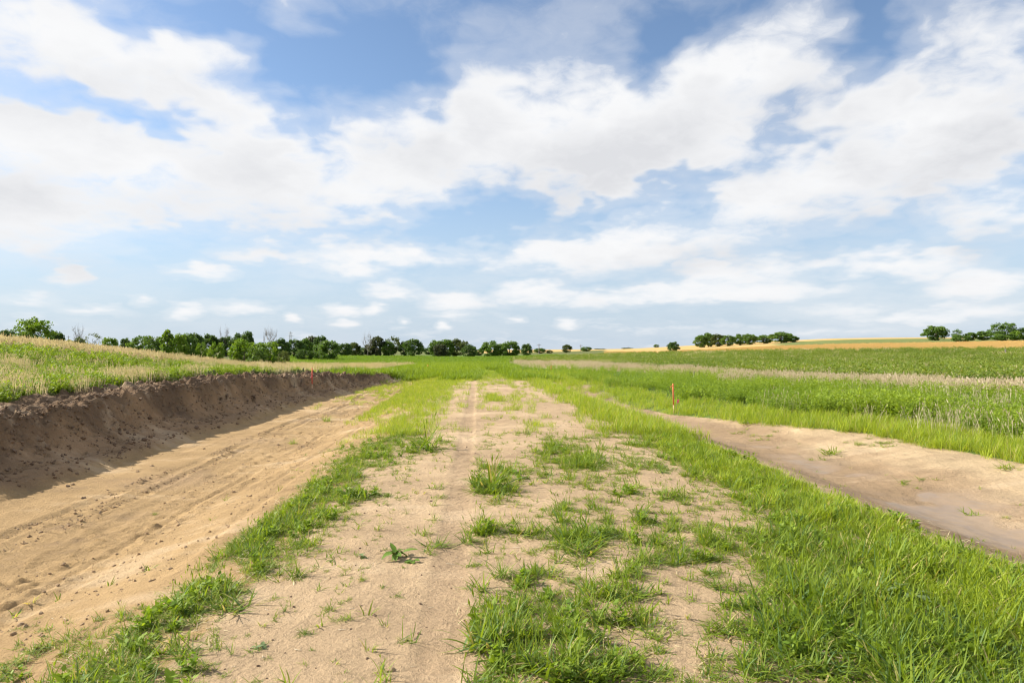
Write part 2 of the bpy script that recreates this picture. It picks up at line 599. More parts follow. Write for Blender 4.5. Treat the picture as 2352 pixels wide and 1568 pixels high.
def leaf_mat(name, lo, hi, trans=.4, tcol=None, attr='tint', rough=.6, dry=None, cool=None):
    """thin leaves: diffuse with light coming through, hue varied per plant and per blade"""
    m, t, out = mat(name)
    at = t.new('ShaderNodeAttribute', attribute_type='INSTANCER', attribute_name='tint')
    bt = t.new('ShaderNodeAttribute', attribute_type='GEOMETRY', attribute_name='bt')
    oi = t.new('ShaderNodeObjectInfo')
    f = t.math('MULTIPLY_ADD', bt.outputs['Fac'], .5, t.math('MULTIPLY', at.outputs['Fac'], .5), clamp=True)
    c = t.mix(f, tuple(lo) + (1,), tuple(hi) + (1,))
    cm = t.maprange(bt.outputs['Fac'], .16, .10, 0, .75)
    c = t.mix(cm, c, cool + (1,)) if cool else c
    if dry:
        dm = t.maprange(bt.outputs['Fac'], .90, .95, 0, .9)
        c = t.mix(dm, c, tuple(dry) + (1,))
    b = t.new('ShaderNodeBsdfPrincipled', inp={'Roughness': rough})
    b.inputs['Specular IOR Level'].default_value = .28
    t.set(b, 'Base Color', c)
    tr = t.new('ShaderNodeBsdfTranslucent')
    tm = t.new('ShaderNodeMix', data_type='RGBA', blend_type='MULTIPLY')
    tm.inputs['Factor'].default_value = 1.0
    t.set(tm, 6, c)
    tm.inputs[7].default_value = tuple(tcol or (1.5, 1.45, .6)) + (1,)
    t.set(tr, 'Color', tm.outputs[2])
    ms = t.new('ShaderNodeMixShader', inp={0: trans})
    t.l.new(b.outputs[0], ms.inputs[1])
    t.l.new(tr.outputs[0], ms.inputs[2])
    t.l.new(ms.outputs[0], out.inputs[0])
    return m


def ground_mat():
    m, t, out = mat('bare_and_grown_soil')
    b = t.new('ShaderNodeBsdfPrincipled')
    col = t.new('ShaderNodeAttribute', attribute_name='soil')
    wet = t.new('ShaderNodeAttribute', attribute_name='wet')
    bare = t.new('ShaderNodeAttribute', attribute_name='bare')
    geo = t.new('ShaderNodeNewGeometry')
    P = geo.outputs['Position']

    def noise(scale, detail=5.0, rough=.55, vec=P):
        n = t.new('ShaderNodeTexNoise', inp={'Scale': scale, 'Detail': detail, 'Roughness': rough})
        t.set(n, 'Vector', vec)
        return n.outputs['Fac']
    mp = t.new('ShaderNodeMapping')
    t.set(mp, 'Vector', P)
    mp.inputs['Scale'].default_value = (1.0, .22, 1.0)
    mp.inputs['Rotation'].default_value = (0, 0, R(-2.9))
    stretch = mp.outputs[0]
    mp2 = t.new('ShaderNodeMapping')
    t.set(mp2, 'Vector', P)
    mp2.inputs['Scale'].default_value = (.35, 1.6, 1.0)
    across = mp2.outputs[0]
    big = noise(.55, 5)
    mid = noise(3.0, 6, .6)
    fine = noise(38.0, 5, .65)
    grain = noise(190.0, 3, .7)
    strk = noise(2.3, 6, .6, stretch)
    acr = noise(2.0, 6, .62, across)
    f = t.math('MULTIPLY_ADD', t.math('SUBTRACT', big, .5), .75, 1.0)
    f = t.math('MULTIPLY_ADD', t.math('SUBTRACT', mid, .5), .42, f)
    f = t.math('MULTIPLY_ADD', t.math('SUBTRACT', strk, .5), .34, f)
    f = t.math('MULTIPLY_ADD', t.math('SUBTRACT', acr, .5), .40, f)
    f = t.math('MULTIPLY_ADD', t.math('SUBTRACT', fine, .5), .60, f)
    f = t.math('MULTIPLY_ADD', t.math('SUBTRACT', grain, .5), .50, f)
    vm = t.new('ShaderNodeVectorMath', operation='SCALE')
    t.set(vm, 0, col.outputs['Color'])
    t.set(vm, 'Scale', f)
    # paler crust in patches, browner damp in others
    crust = t.math('MULTIPLY', t.maprange(t.math('ADD', big, t.math('MULTIPLY', acr, .6)), .82, 1.0, 0, .45), bare.outputs['Fac'])
    c1 = t.mix(crust, vm.outputs[0], (.50, .385, .255, 1))
    damp = t.math('MULTIPLY', t.maprange(t.math('ADD', mid, t.math('MULTIPLY', big, .8)), .80, .62, 0, .42), bare.outputs['Fac'])
    c2 = t.mix(damp, c1, (.27, .185, .11, 1))
    wn = t.math('MULTIPLY', wet.outputs['Fac'], t.maprange(t.math('ADD', mid, strk), .75, 1.1, 1.1, .75), clamp=True)
    c3 = t.mix(wn, c2, (.235, .172, .118, 1))
    t.set(b, 'Base Color', c3)
    t.set(b, 'Roughness', t.maprange(wn, .45, .95, .95, .46))
    t.set(b, 'Specular IOR Level', t.maprange(wn, .4, 1.0, .12, .5))
    # relief: grains, crumbs, shrinkage cracks
    vo = t.new('ShaderNodeTexVoronoi', feature='DISTANCE_TO_EDGE', inp={'Scale': 9.0})
    wv = t.new('ShaderNodeTexNoise', inp={'Scale': 7.0, 'Detail': 4.0})
    t.set(wv, 'Vector', P)
    mx = t.new('ShaderNodeMix', data_type='VECTOR', inp={0: .22})
    t.set(mx, 4, P)
    t.set(mx, 5, wv.outputs['Color'])
    t.set(vo, 'Vector', mx.outputs[1])
    crk = t.math('MULTIPLY', t.maprange(vo.outputs['Distance'], 0, .022, 1, 0), t.maprange(noise(.9, 3), .5, .62))
    h = t.math('MULTIPLY', fine, .5)
    h = t.math('MULTIPLY_ADD', grain, .22, h)
    h = t.math('MULTIPLY_ADD', noise(12, 5, .65), .8, h)
    h = t.math('MULTIPLY_ADD', acr, .8, h)
    h = t.math('MULTIPLY_ADD', crk, -.28, h)
    bp = t.new('ShaderNodeBump', inp={'Distance': .040})
    t.set(bp, 'Strength', t.maprange(wn, .3, .9, .9, .10))
    t.set(bp, 'Height', h)
    t.set(b, 'Normal', bp.outputs[0])
    t.l.new(b.outputs[0], out.inputs[0])
    return m


M = {}
M['ground'] = ground_mat()
M['grass'] = leaf_mat('green_grass', (.09, .165, .014), (.30, .37, .038), .42, dry=(.46, .37, .18), cool=(.12, .205, .075))
M['verge'] = leaf_mat('bright_grass', (.14, .22, .017), (.40, .47, .04), .42, dry=(.46, .38, .17), cool=(.13, .23, .07))
M['meadow'] = leaf_mat('meadow_grass', (.095, .185, .016), (.27, .345, .026), .40)
M['dark_weed'] = leaf_mat('leafy_weeds', (.105, .195, .018), (.30, .385, .042), .40)
M['crop'] = leaf_mat('field_weeds', (.085, .155, .022), (.27, .325, .055), .40, dry=(.36, .33, .16))
M['dry'] = leaf_mat('dry_grass', (.42, .35, .21), (.68, .60, .43), .30, tcol=(1.1, 1.05, .9))
M['dry2'] = leaf_mat('half_dry_grass', (.42, .36, .19), (.74, .64, .42), .35, tcol=(1.1, 1.05, .8))
M['wheat'] = leaf_mat('ripe_wheat', (.52, .37, .14), (.68, .50, .21), .25, tcol=(1.1, 1.05, .9))
M['pale_leaf'] = leaf_mat('pale_leaf', (.15, .21, .09), (.22, .29, .13), .35)
M['broad_leaf'] = leaf_mat('broad_leaf', (.11, .20, .025), (.19, .29, .045), .35)
M['stem'] = simple_mat('weed_stem', (.16, .17, .05), .7)
M['clod'] = simple_mat('soil_clod', (.36, .25, .15), .95, .25, 20, .4)
M['clod_dark'] = simple_mat('dark_soil_clod', (.17, .115, .075), .95, .3, 20, .4)
M['bank_clod'] = simple_mat('bank_clod', (.20, .132, .08), .95, .3, 20, .4)
M['straw'] = simple_mat('straw', (.55, .47, .34), .8)
M['bark'] = simple_mat('bark', (.10, .08, .06), .9, .3, 12, .4)
M['grey_wood'] = simple_mat('weathered_wood', (.20, .175, .15), .9, .25, 12, .4)
M['dead'] = simple_mat('dead_branches', (.22, .19, .16), .9, .2, 12)
M['orange'] = simple_mat('orange_paint', (.74, .19, .085), .7, .08, 30)
M['red'] = simple_mat('red_paint', (.74, .07, .055), .7, .08, 30)
M['pink'] = simple_mat('pink_ribbon', (.90, .13, .20), .5, .08, 30)
M['lath'] = simple_mat('bare_lath', (.62, .40, .25), .8, .1, 30)
M['steel'] = simple_mat('galvanised_steel', (.30, .31, .32), .5)
M['post'] = simple_mat('dark_fence_post', (.055, .040, .034), .85, .3, 20)

TREE_COL = {
    'dark': ((.050, .100, .024), (.135, .205, .045)),
    'mid': ((.075, .145, .026), (.195, .28, .055)),
    'bright': ((.095, .180, .016), (.25, .335, .030)),
    'olive': ((.060, .088, .022), (.150, .175, .045)),
    'grey': ((.050, .065, .034), (.105, .115, .055)),
    'dry': ((.20, .18, .07), (.40, .33, .15)),
}
for k, (lo, hi) in TREE_COL.items():
    M['leaf_' + k] = leaf_mat(k + '_tree_leaves', lo, hi, .34)


# ------------------------------------------------------------------ mesh helpers
def new_mesh(name, verts, faces, material=None, smooth=False, attrs=None):
    me = bpy.data.meshes.new(name)
    verts = np.asarray(verts, np.float32)
    me.vertices.add(len(verts))
    me.vertices.foreach_set('co', verts.ravel())
    faces = np.asarray(faces)
    nf, k = faces.shape
    me.loops.add(nf * k)
    me.loops.foreach_set('vertex_index', faces.astype(np.int32).ravel())
    me.polygons.add(nf)
    me.polygons.foreach_set('loop_start', np.arange(0, nf * k, k, dtype=np.int32))
    try:
        me.polygons.foreach_set('loop_total', np.full(nf, k, dtype=np.int32))
    except Exception:
        pass
    me.update(calc_edges=True)
    if smooth:
        me.polygons.foreach_set('use_smooth', np.ones(nf, bool))
    if attrs:
        for an, (typ, dat) in attrs.items():
            a = me.attributes.new(an, typ, 'POINT')
            a.data.foreach_set({'FLOAT': 'value', 'INT': 'value', 'FLOAT_VECTOR': 'vector', 'FLOAT_COLOR': 'color'}[typ], np.asarray(dat).ravel())
    if material is not None:
        me.materials.append(material)
    return me


def link(name, me, parent=None):
    o = bpy.data.objects.new(name, me)
    COL.objects.link(o)
    if parent is not None:
        o.parent = parent
    return o


def tag(o, label=None, cat=None, group=None, kind=None):
    if label: o['label'] = label
    if cat: o['category'] = cat
    if group: o['group'] = group
    if kind: o['kind'] = kind
    return o


def empty(name, loc, rz=0.0):
    e = bpy.data.objects.new(name, None)
    e.empty_display_size = .2
    COL.objects.link(e)
    e.location = loc
    e.rotation_euler = (0, 0, rz)
    return e


class MB:
    """collects pieces made of quads"""
    def __init__(self):
        self.v, self.f, self.b = [], [], []
        self.n = 0

    def add(self, v, f, bt=None):
        v = np.asarray(v, float)
        f = np.asarray(f, int)
        self.v.append(v)
        self.f.append(f + self.n)
        self.b.append(np.full(len(v), rng.random() if bt is None else bt) if np.ndim(bt) == 0 else np.asarray(bt))
        self.n += len(v)

    def tube(self, pts, rad, sides=6, bt=None):
        pts = np.asarray(pts, float)
        rad = np.broadcast_to(np.asarray(rad, float), (len(pts),))
        d = np.gradient(pts, axis=0)
        d /= np.linalg.norm(d, axis=1)[:, None] + 1e-9
        ref = np.where(np.abs(d[:, 2:3]) > .9, np.array([[1., 0, 0]]), np.array([[0, 0, 1.]]))
        a = np.cross(d, ref)
        a /= np.linalg.norm(a, axis=1)[:, None] + 1e-9
        b = np.cross(d, a)
        th = np.linspace(0, 2 * math.pi, sides, endpoint=False)
        v = pts[:, None] + rad[:, None, None] * (a[:, None] * np.cos(th)[None, :, None] + b[:, None] * np.sin(th)[None, :, None])
        v = v.reshape(-1, 3)
        f = []
        for i in range(len(pts) - 1):
            for k in range(sides):
                k2 = (k + 1) % sides
                f.append((i * sides + k, i * sides + k2, (i + 1) * sides + k2, (i + 1) * sides + k))
        # end cap
        e = (len(pts) - 1) * sides
        for k in range(1, sides - 1, 2):
            f.append((e, e + k, e + k + 1, e + min(k + 2, sides - 1)))
        self.add(v, f, bt)

    def box(self, c, size, rot=None):
        c = np.asarray(c, float)
        h = np.asarray(size, float) / 2
        v = np.array([(x, y, z) for x in (-1, 1) for y in (-1, 1) for z in (-1, 1)], float) * h
        if rot is not None:
            v = v @ np.array(Euler(rot).to_matrix()).T
        f = [(0, 1, 3, 2), (4, 6, 7, 5), (0, 4, 5, 1), (2, 3, 7, 6), (0, 2, 6, 4), (1, 5, 7, 3)]
        self.add(v + c, f)

    def mesh(self, name, material=None, smooth=False):
        v = np.concatenate(self.v)
        f = np.concatenate(self.f)
        b = np.concatenate(self.b)
        return new_mesh(name, v, f, material, smooth, {'bt': ('FLOAT', b.astype(np.float32))})


def blades(mb, n, spread, L, W, tilt, curl, seg=4, base=(0, 0, 0), az=None, up=0.0, side=1.0):
    """n grass blades; returns nothing, adds to mb"""
    for i in range(n):
        a = rng.uniform(0, 2 * math.pi) if az is None else az + rng.normal(0, .5)
        r = spread * math.sqrt(rng.random())
        pa = rng.uniform(0, 2 * math.pi)
        p = np.array([base[0] + r * math.cos(pa), base[1] + r * math.sin(pa), base[2] - .012])
        ln = rng.uniform(*L)
        w = rng.uniform(*W)
        th = rng.uniform(*tilt)
        cu = rng.uniform(*curl)
        d = np.array([math.cos(a), math.sin(a), 0.])
        tw = rng.uniform(-.7, .7)
        crs = np.array([-math.sin(a), math.cos(a), 0.])
        crs = crs * math.cos(tw) + np.array([0, 0, 1.]) * math.sin(tw) * .6
        vs = []
        q = p.copy()
        for k in range(seg + 1):
            f = k / seg
            ww = w * (.55 + .45 * min(1, f * 3)) * (1 - f ** 2.2) + .0004
            vs.append(q - crs * ww * .5)
            vs.append(q + crs * ww * .5)
            t_ = min(th + cu * (f + .5 / seg), 2.3)
            q = q + (d * math.sin(t_) + np.array([0, 0, 1.]) * math.cos(t_)) * ln / seg
            if q[2] < base[2] + .004:
                q[2] = base[2] + .004 + .004 * rng.random()
        fs = [(2 * k, 2 * k + 1, 2 * k + 3, 2 * k + 2) for k in range(seg)]
        mb.add(vs, fs, rng.random())


def stalks(mb, n, spread, H, rad, lean=.25, head=(.06, .012), base=(0, 0, 0), bt=None, flat=True):
    """thin stalks with a seed head"""
    for i in range(n):
        a = rng.uniform(0, 2 * math.pi)
        r = spread * math.sqrt(rng.random())
        pa = rng.uniform(0, 2 * math.pi)
        p = np.array([base[0] + r * math.cos(pa), base[1] + r * math.sin(pa), base[2] - .02])
        h = rng.uniform(*H)
        l = abs(rng.normal(0, lean))
        d = np.array([math.cos(a), math.sin(a), 0.])
        pts = [p, p + d * l * h * .15 + np.array([0, 0, h * .5]), p + d * l * h * .5 + np.array([0, 0, h])]
        c = np.array([-math.sin(a + 1), math.cos(a + 1), 0.])
        vs = []
        for q in pts:
            vs += [q - c * rad, q + c * rad]
        b = rng.random() if bt is None else bt
        mb.add(vs, [(0, 1, 3, 2), (2, 3, 5, 4)], b)
        if head:
            top = pts[-1]
            dd = pts[-1] - pts[-2]
            dd /= np.linalg.norm(dd)
            dd = dd + d * .5 * l
            hl, hw = head[0] * rng.uniform(.7, 1.3), head[1]
            for cc in (c, np.cross(c, dd)):
                vs = [top, top + dd * hl * .4 + cc * hw, top + dd * hl, top + dd * hl * .4 - cc * hw]
                mb.add(vs, [(0, 1, 2, 3)], b)


def leafy(mb, n, rad, H, leaf, base=(0, 0, 0), slim=.4):
    """bushy weed: leaves on several ascending stems"""
    ns = max(3, n // 14)
    for s_ in range(ns):
        a = rng.uniform(0, 2 * math.pi)
        r = rad * math.sqrt(rng.random()) * .7
        h = H * rng.uniform(.6, 1.0)
        root = np.array([r * math.cos(a) * .6, r * math.sin(a) * .6, -.02]) + base
        tip = root + np.array([r * math.cos(a) * .8 + rng.normal(0, .08) * H, r * math.sin(a) * .8 + rng.normal(0, .08) * H, h])
        for k in range(14):
            f = rng.uniform(.15, 1.0)
            q = root + (tip - root) * f
            la = rng.uniform(0, 2 * math.pi)
            el = rng.uniform(-.1, .9)
            d = np.array([math.cos(la) * math.cos(el), math.sin(la) * math.cos(el), math.sin(el)])
            c = np.cross(d, [0, 0, 1.]) + rng.normal(0, .25, 3)
            c /= np.linalg.norm(c)
            ll = leaf * rng.uniform(.6, 1.3) * (1.25 - .6 * f)
            vs = [q, q + d * ll * .45 + c * ll * slim * .5, q + d * ll, q + d * ll * .45 - c * ll * slim * .5]
            mb.add(vs, [(0, 1, 2, 3)], rng.random())


def proto_collection(name, meshes):
    c = bpy.data.collections.new(name)
    for i, me in enumerate(meshes):
        o = bpy.data.objects.new('%s_%02d' % (name, i), me)
        c.objects.link(o)
    return c


def scatter_group(coll):
    g = bpy.data.node_groups.new('scatter_' + coll.name, 'GeometryNodeTree')
    g.interface.new_socket('Geometry', in_out='INPUT', socket_type='NodeSocketGeometry')
    g.interface.new_socket('Geometry', in_out='OUTPUT', socket_type='NodeSocketGeometry')
    t = NT(g)
    gi = t.new('NodeGroupInput')
    go = t.new('NodeGroupOutput')
    ci = t.new('GeometryNodeCollectionInfo', transform_space='ORIGINAL')
    ci.inputs['Collection'].default_value = coll
    ci.inputs['Separate Children'].default_value = True
    ci.inputs['Reset Children'].default_value = True

    def na(nm, typ):
        a = t.new('GeometryNodeInputNamedAttribute', data_type=typ)
        a.inputs['Name'].default_value = nm
        return a.outputs['Attribute']
    io = t.new('GeometryNodeInstanceOnPoints')
    t.l.new(gi.outputs[0], io.inputs['Points'])
    t.l.new(ci.outputs[0], io.inputs['Instance'])
    io.inputs['Pick Instance'].default_value = True
    t.l.new(na('vid', 'INT'), io.inputs['Instance Index'])
    er = t.new('FunctionNodeEulerToRotation')
    t.l.new(na('rot', 'FLOAT_VECTOR'), er.inputs[0])
    t.l.new(er.outputs[0], io.inputs['Rotation'])
    t.l.new(na('scl', 'FLOAT_VECTOR'), io.inputs['Scale'])
    t.l.new(io.outputs[0], go.inputs[0])
    return g


def scatter(name, pts, coll, scl, tint, label, cat, tilt=.12, parent=None, kind='stuff'):
    n = len(pts)
    if n == 0:
        return None
    nv = len(coll.objects)
    rot = np.stack([rng.normal(0, tilt, n), rng.normal(0, tilt, n), rng.uniform(0, 2 * math.pi, n)], 1)
    scl = np.asarray(scl, float)
    if scl.ndim == 1:
        scl = np.stack([scl] * 3, 1)
    me = bpy.data.meshes.new(name)
    me.vertices.add(n)
    me.vertices.foreach_set('co', np.asarray(pts, np.float32).ravel())
    for an, typ, key, dat in (('rot', 'FLOAT_VECTOR', 'vector', rot), ('scl', 'FLOAT_VECTOR', 'vector', scl),
                              ('vid', 'INT', 'value', rng.integers(0, nv, n)), ('tint', 'FLOAT', 'value', np.clip(tint, 0, 1))):
        a = me.attributes.new(an, typ, 'POINT')
        a.data.foreach_set(key, np.asarray(dat, np.int32 if typ == 'INT' else np.float32).ravel())
    me.update()
    o = link(name, me, parent)
    md = o.modifiers.new('scatter', 'NODES')
    md.node_group = bpy.data.node_groups.get('scatter_' + coll.name) or scatter_group(coll)
    tag(o, label, cat, None, kind)
    return o


# ------------------------------------------------------------------ the land
def axis_y():
    ys = [-60., -40., -25., -15., -9., -5., -3., -1.5, -.5, .3, .9, 1.4]
    y = 1.8
    while y < 9000:
        ys.append(y)
        y += max(.032, .0078 * y if y < 45 else (.012 * y if y < 400 else .03 * y))
    return np.array(ys)


def axis_x():
    mid = np.arange(-12.6, 8.4, .043)
    st, L_, R_ = .046, [], []
    x = mid[-1]
    while x < 7000:
        st *= 1.07
        x += st
        R_.append(x)
    st = .046
    x = mid[0]
    while x > -7000:
        st *= 1.07
        x -= st
        L_.append(x)
    return np.concatenate([L_[::-1], mid, R_])


xs, ys = axis_x(), axis_y()
NX, NY = len(xs), len(ys)
GX, GY = np.meshgrid(xs, ys)
gx, gy = GX.ravel(), GY.ravel()
gz, mk = terrain(gx, gy, True, True)
zn, gu, gv, gs = zones(gx, gy, gz, None)
nzv = fbm(gx * .6, gy * .6, 4, 81)


def lerp3(a, b, m):
    return a + (np.asarray(b)[None] - a) * m[:, None]


C = np.tile(np.array([[.12, .135, .045]]), (len(gx), 1))
C = lerp3(C, (.105, .165, .03), zn['meadow'] * 1.0)
C = lerp3(C, (.12, .17, .035), zn['verge'] * 1.0)
C = lerp3(C, (.08, .13, .03), zn['weeds'] * 1.0)
C = lerp3(C, (.36, .30, .18), zn['pale'] * 1.0)
C = lerp3(C, (.11, .15, .04), zn['crop'] * 1.0)
C = lerp3(C, (.40, .33, .17), zn['tan'] * 1.0)
C = lerp3(C, (.15, .16, .06), zn['lweed'] * 1.0)
farg = (gy > 205) & (gy < 300) & (gu > 1780)
C = lerp3(C, (.15, .18, .055), farg * 1.0)
C = lerp3(C, (.47, .325, .125), zn['wheat'] * 1.0)
farl = (gy > 420) & (gu < 1090)
C = lerp3(C, (.13, .15, .05), farl * 1.0)
# bare earth
edge = .35 * nzv
bare_road = sstep(-4.2, -3.4, gs) * sstep(4.9, 3.7, gs + .3 * edge) * sstep(47, 36, gy + 6 * nzv)
C = lerp3(C, (.42, .303, .183), bare_road)
fl = mk['fade_l']
bl = (gs < -2.6) & (gs > mk['toe'] - mk['bw'] - 1.0 + .4 * edge)
dl = bl * sstep(.15, .5, fl + .15 * nzv)
C = lerp3(C, (.355, .240, .118), dl)
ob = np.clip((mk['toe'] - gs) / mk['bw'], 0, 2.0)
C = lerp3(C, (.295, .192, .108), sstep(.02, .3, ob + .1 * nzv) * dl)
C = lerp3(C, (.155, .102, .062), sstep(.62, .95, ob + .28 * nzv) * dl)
rgt = (gs > 3.2) * sstep(.3, .7, mk['fade_r'] + .3 * nzv) * (1 - (zn['verge'] | zn['weeds'] | zn['pale'] | zn['crop']))
rgt = rgt * sstep(9.5, 8.4, gs - .8 * nzv) * ((gs > 3.2) * 1.0)
C = lerp3(C, (.43, .322, .195), np.maximum(rgt - bare_road * .5, 0))
C = lerp3(C, (.275, .190, .113), np.clip(rgt + bare_road, 0, 1) * sstep(3.0, 3.7, gs) * sstep(7.1, 5.5, gs + .9 * nzv) * mk['fade_r'] * .85)
bare = np.clip(bare_road + dl + rgt, 0, 1)
# damp mud along the bottom of the right ditch, tyre track, damp strip in the left ditch
rbw = mk['rb']
wetr = 1.25 * np.exp(-((gs - rbw - .25) / (.60 + .55 * sstep(13, 7, gy))) ** 2) * mk['fade_r'] * sstep(-.35, .15, nzv + .5 * sstep(14, 6, gy) - .15)
wetr *= .55 + .45 * sstep(15, 9, gy)
trm = sstep(-.17, -.10, gs + 1.2) * sstep(.13, .10, gs + 1.2) * sstep(40, 20, gy)
C = lerp3(C, (.32, .225, .138), trm * .5)
wet = np.clip(wetr, 0, 1)
wet = np.maximum(wet, .35 * np.exp(-((gs - mk['toe'] - 1.6) / .6) ** 2) * fl * sstep(0, .4, nzv))
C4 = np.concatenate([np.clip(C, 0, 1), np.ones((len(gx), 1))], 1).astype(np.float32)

# normals of the whole sheet so that the pieces join without a seam
Zg = gz.reshape(NY, NX)
dzx = np.gradient(Zg, axis=1) / np.gradient(xs)[None]
dzy = np.gradient(Zg, axis=0) / np.gradient(ys)[:, None]
NRM = np.stack([-dzx, -dzy, np.ones_like(Zg)], -1)
NRM /= np.linalg.norm(NRM, axis=-1)[..., None]
NRM = NRM.reshape(-1, 3)

ii, jj = np.meshgrid(np.arange(NY - 1), np.arange(NX - 1), indexing='ij')
v0 = (ii * NX + jj).ravel()
quads = np.stack([v0, v0 + 1, v0 + NX + 1, v0 + NX], 1)
cs, cy, cu = gs[v0], gy[v0], gu[v0]
ctoe, cbw = mk['toe'][v0], mk['bw'][v0]
cls = np.zeros(len(v0), int)
cls[zn['wheat'][v0]] = 5
inr = (cy < 48)
cls[inr & (cs > -3.0) & (cs < 3.3)] = 1
cls[inr & (cs <= -3.0) & (cs > ctoe)] = 2
cls[inr & (cs <= ctoe) & (cs > ctoe - cbw - 1.2)] = 3
cls[(cy < 27) & (cs >= 3.3) & (cs < 8.2)] = 4
NAMES = {0: ('ground', 'grassy land with green meadow and weeds on both sides of the road'),
         1: ('dirt_road', 'bare sandy dirt road with a tyre track running into the distance'),
         2: ('ditch', 'sandy ditch floor with wheel marks below the brown cut bank'),
         3: ('earth_bank', 'freshly cut brown earth bank with crumbly dark rim'),
         4: ('ditch', 'pale sandy ditch with a wet muddy bottom beside the tall grass strip'),
         5: ('wheat_field', 'golden ripe wheat field on the rising ground')}
for k, (nm, lab) in NAMES.items():
    q = quads[cls == k]
    if not len(q):
        continue
    used = np.unique(q)
    re_ = np.full(len(gx), -1, np.int64)
    re_[used] = np.arange(len(used))
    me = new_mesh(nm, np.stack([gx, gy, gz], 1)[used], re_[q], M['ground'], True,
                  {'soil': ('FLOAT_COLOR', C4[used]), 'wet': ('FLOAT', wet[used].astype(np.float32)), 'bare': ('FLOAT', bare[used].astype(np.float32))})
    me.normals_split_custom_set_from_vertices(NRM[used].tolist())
    tag(link(nm, me), lab, None, None, 'structure')

# ------------------------------------------------------------------ grass prototypes
def protos(n, fn, material, name):
    out = []
    for i in range(n):
        mb = MB()
        fn(mb, i)
        out.append(mb.mesh('%s_%d' % (name, i), material))
    return out


def p_clump(mb, i):          # broad-bladed foxtail clump
    blades(mb, 21, .10, (.10, .25), (.011, .020), (.5, 1.5), (.1, 1.0))
    blades(mb, 4, .04, (.18, .30), (.009, .015), (.05, .5), (.3, 1.0))
    if i % 2 == 0:
        stalks(mb, 2, .03, (.18, .28), .0012, .3, (.05, .006), bt=.8)


def p_flat(mb, i):           # low spreading grass
    blades(mb, 22, .11, (.09, .24), (.008, .015), (.9, 1.5), (-.1, .45))
    blades(mb, 6, .05, (.06, .12), (.005, .008), (.4, 1.0), (.2, .9))


def p_upright(mb, i):        # dense upright verge grass
    blades(mb, 27, .13, (.12, .28), (.009, .017), (.1, 1.2), (.2, 1.4), seg=4)
    if i % 3 == 0:
        stalks(mb, 2, .09, (.20, .30), .0013, .4, (.05, .006), bt=.6)


def p_thatch(mb, i):         # dead leaves lying on the soil
    blades(mb, 9, .13, (.05, .16), (.004, .008), (1.35, 1.55), (-.05, .12), seg=3)


def p_herb(mb, i):           # small broad-leaved herb among the grass
    leafy(mb, 42, .07, .12, .05, slim=.6)


def p_seed(mb, i):           # seedling
    blades(mb, 7, .012, (.03, .08), (.003, .006), (.2, 1.3), (.2, .9), seg=3)


def p_fine(mb, i):           # fine green grass farther off
    blades(mb, 46, .24, (.18, .36), (.008, .014), (.05, .8), (.1, .8), seg=2)


def p_far(mb, i):            # a patch of meadow grass
    blades(mb, 70, .62, (.20, .40), (.020, .036), (.05, .85), (.1, .7), seg=2)


def p_dry(mb, i):
    stalks(mb, 18, .55, (.30, .65), .0030, .35, (.09, .010))
    blades(mb, 8, .5, (.2, .45), (.004, .007), (.1, .8), (.2, .8), seg=2)


def p_dry_far(mb, i):
    stalks(mb, 44, .55, (.24, .50), .0060, .35, (.10, .016))
    blades(mb, 26, .55, (.15, .34), (.010, .018), (.1, .8), (.2, .8), seg=2)


def p_weed(mb, i):
    leafy(mb, 130, .28, .55, .085)


def p_weed_far(mb, i):
    leafy(mb, 150, .62, .62, .16, slim=.5)


def p_lweed(mb, i):
    leafy(mb, 90, .22, .30, .085, slim=.45)
    blades(mb, 14, .2, (.15, .3), (.007, .012), (.1, .9), (.2, .8), seg=2)


K = {}
K['clump'] = proto_collection('clump', protos(9, p_clump, M['grass'], 'clump'))
K['flat'] = proto_collection('flat', protos(7, p_flat, M['grass'], 'flat'))
K['upright'] = proto_collection('upright', protos(8, p_upright, M['verge'], 'upright'))
K['seedling'] = proto_collection('seedling', protos(6, p_seed, M['grass'], 'seedling'))
K['thatch'] = proto_collection('thatch', protos(5, p_thatch, M['dry2'], 'thatch'))
K['herb'] = proto_collection('herb', protos(6, p_herb, M['dark_weed'], 'herb'))
K['fine'] = proto_collection('fine', protos(6, p_fine, M['verge'], 'fine'))
K['far'] = proto_collection('far', protos(6, p_far, M['meadow'], 'far'))
K['dry'] = proto_collection('dry', protos(6, p_dry, M['dry'], 'dry'))
K['dry_far'] = proto_collection('dry_far', protos(6, p_dry_far, M['dry'], 'dry_far'))
K['halfdry'] = proto_collection('halfdry', protos(6, p_dry_far, M['dry2'], 'halfdry'))
K['weed'] = proto_collection('weed', protos(6, p_weed, M['dark_weed'], 'weed'))
K['crop'] = proto_collection('crop', protos(6, p_weed_far, M['crop'], 'crop'))
K['weed_far'] = proto_collection('weed_far', protos(6, p_weed_far, M['dark_weed'], 'weed_far'))
K['lweed'] = proto_collection('lweed', protos(6, p_lweed, M['meadow'], 'lweed'))
K['wheat'] = proto_collection('wheat', protos(4, p_dry_far, M['wheat'], 'wheat'))


def spread(n, x0, x1, y0, y1, power=1.0):
    """random points; more of them near the camera where power > 1"""
    x = rng.uniform(x0, x1, n)
    y = y0 + (y1 - y0) * rng.random(n) ** power
    return x, y


def fan(n, y0, y1, u0=-700, u1=3000, power=1.6):
    """points across the widening strip of land in front, thinning with distance"""
    y = y0 * (y1 / y0) ** (rng.random(n) ** (1 / power))
    x = (rng.uniform(u0, u1, n) - UC) / F * y
    return x, y


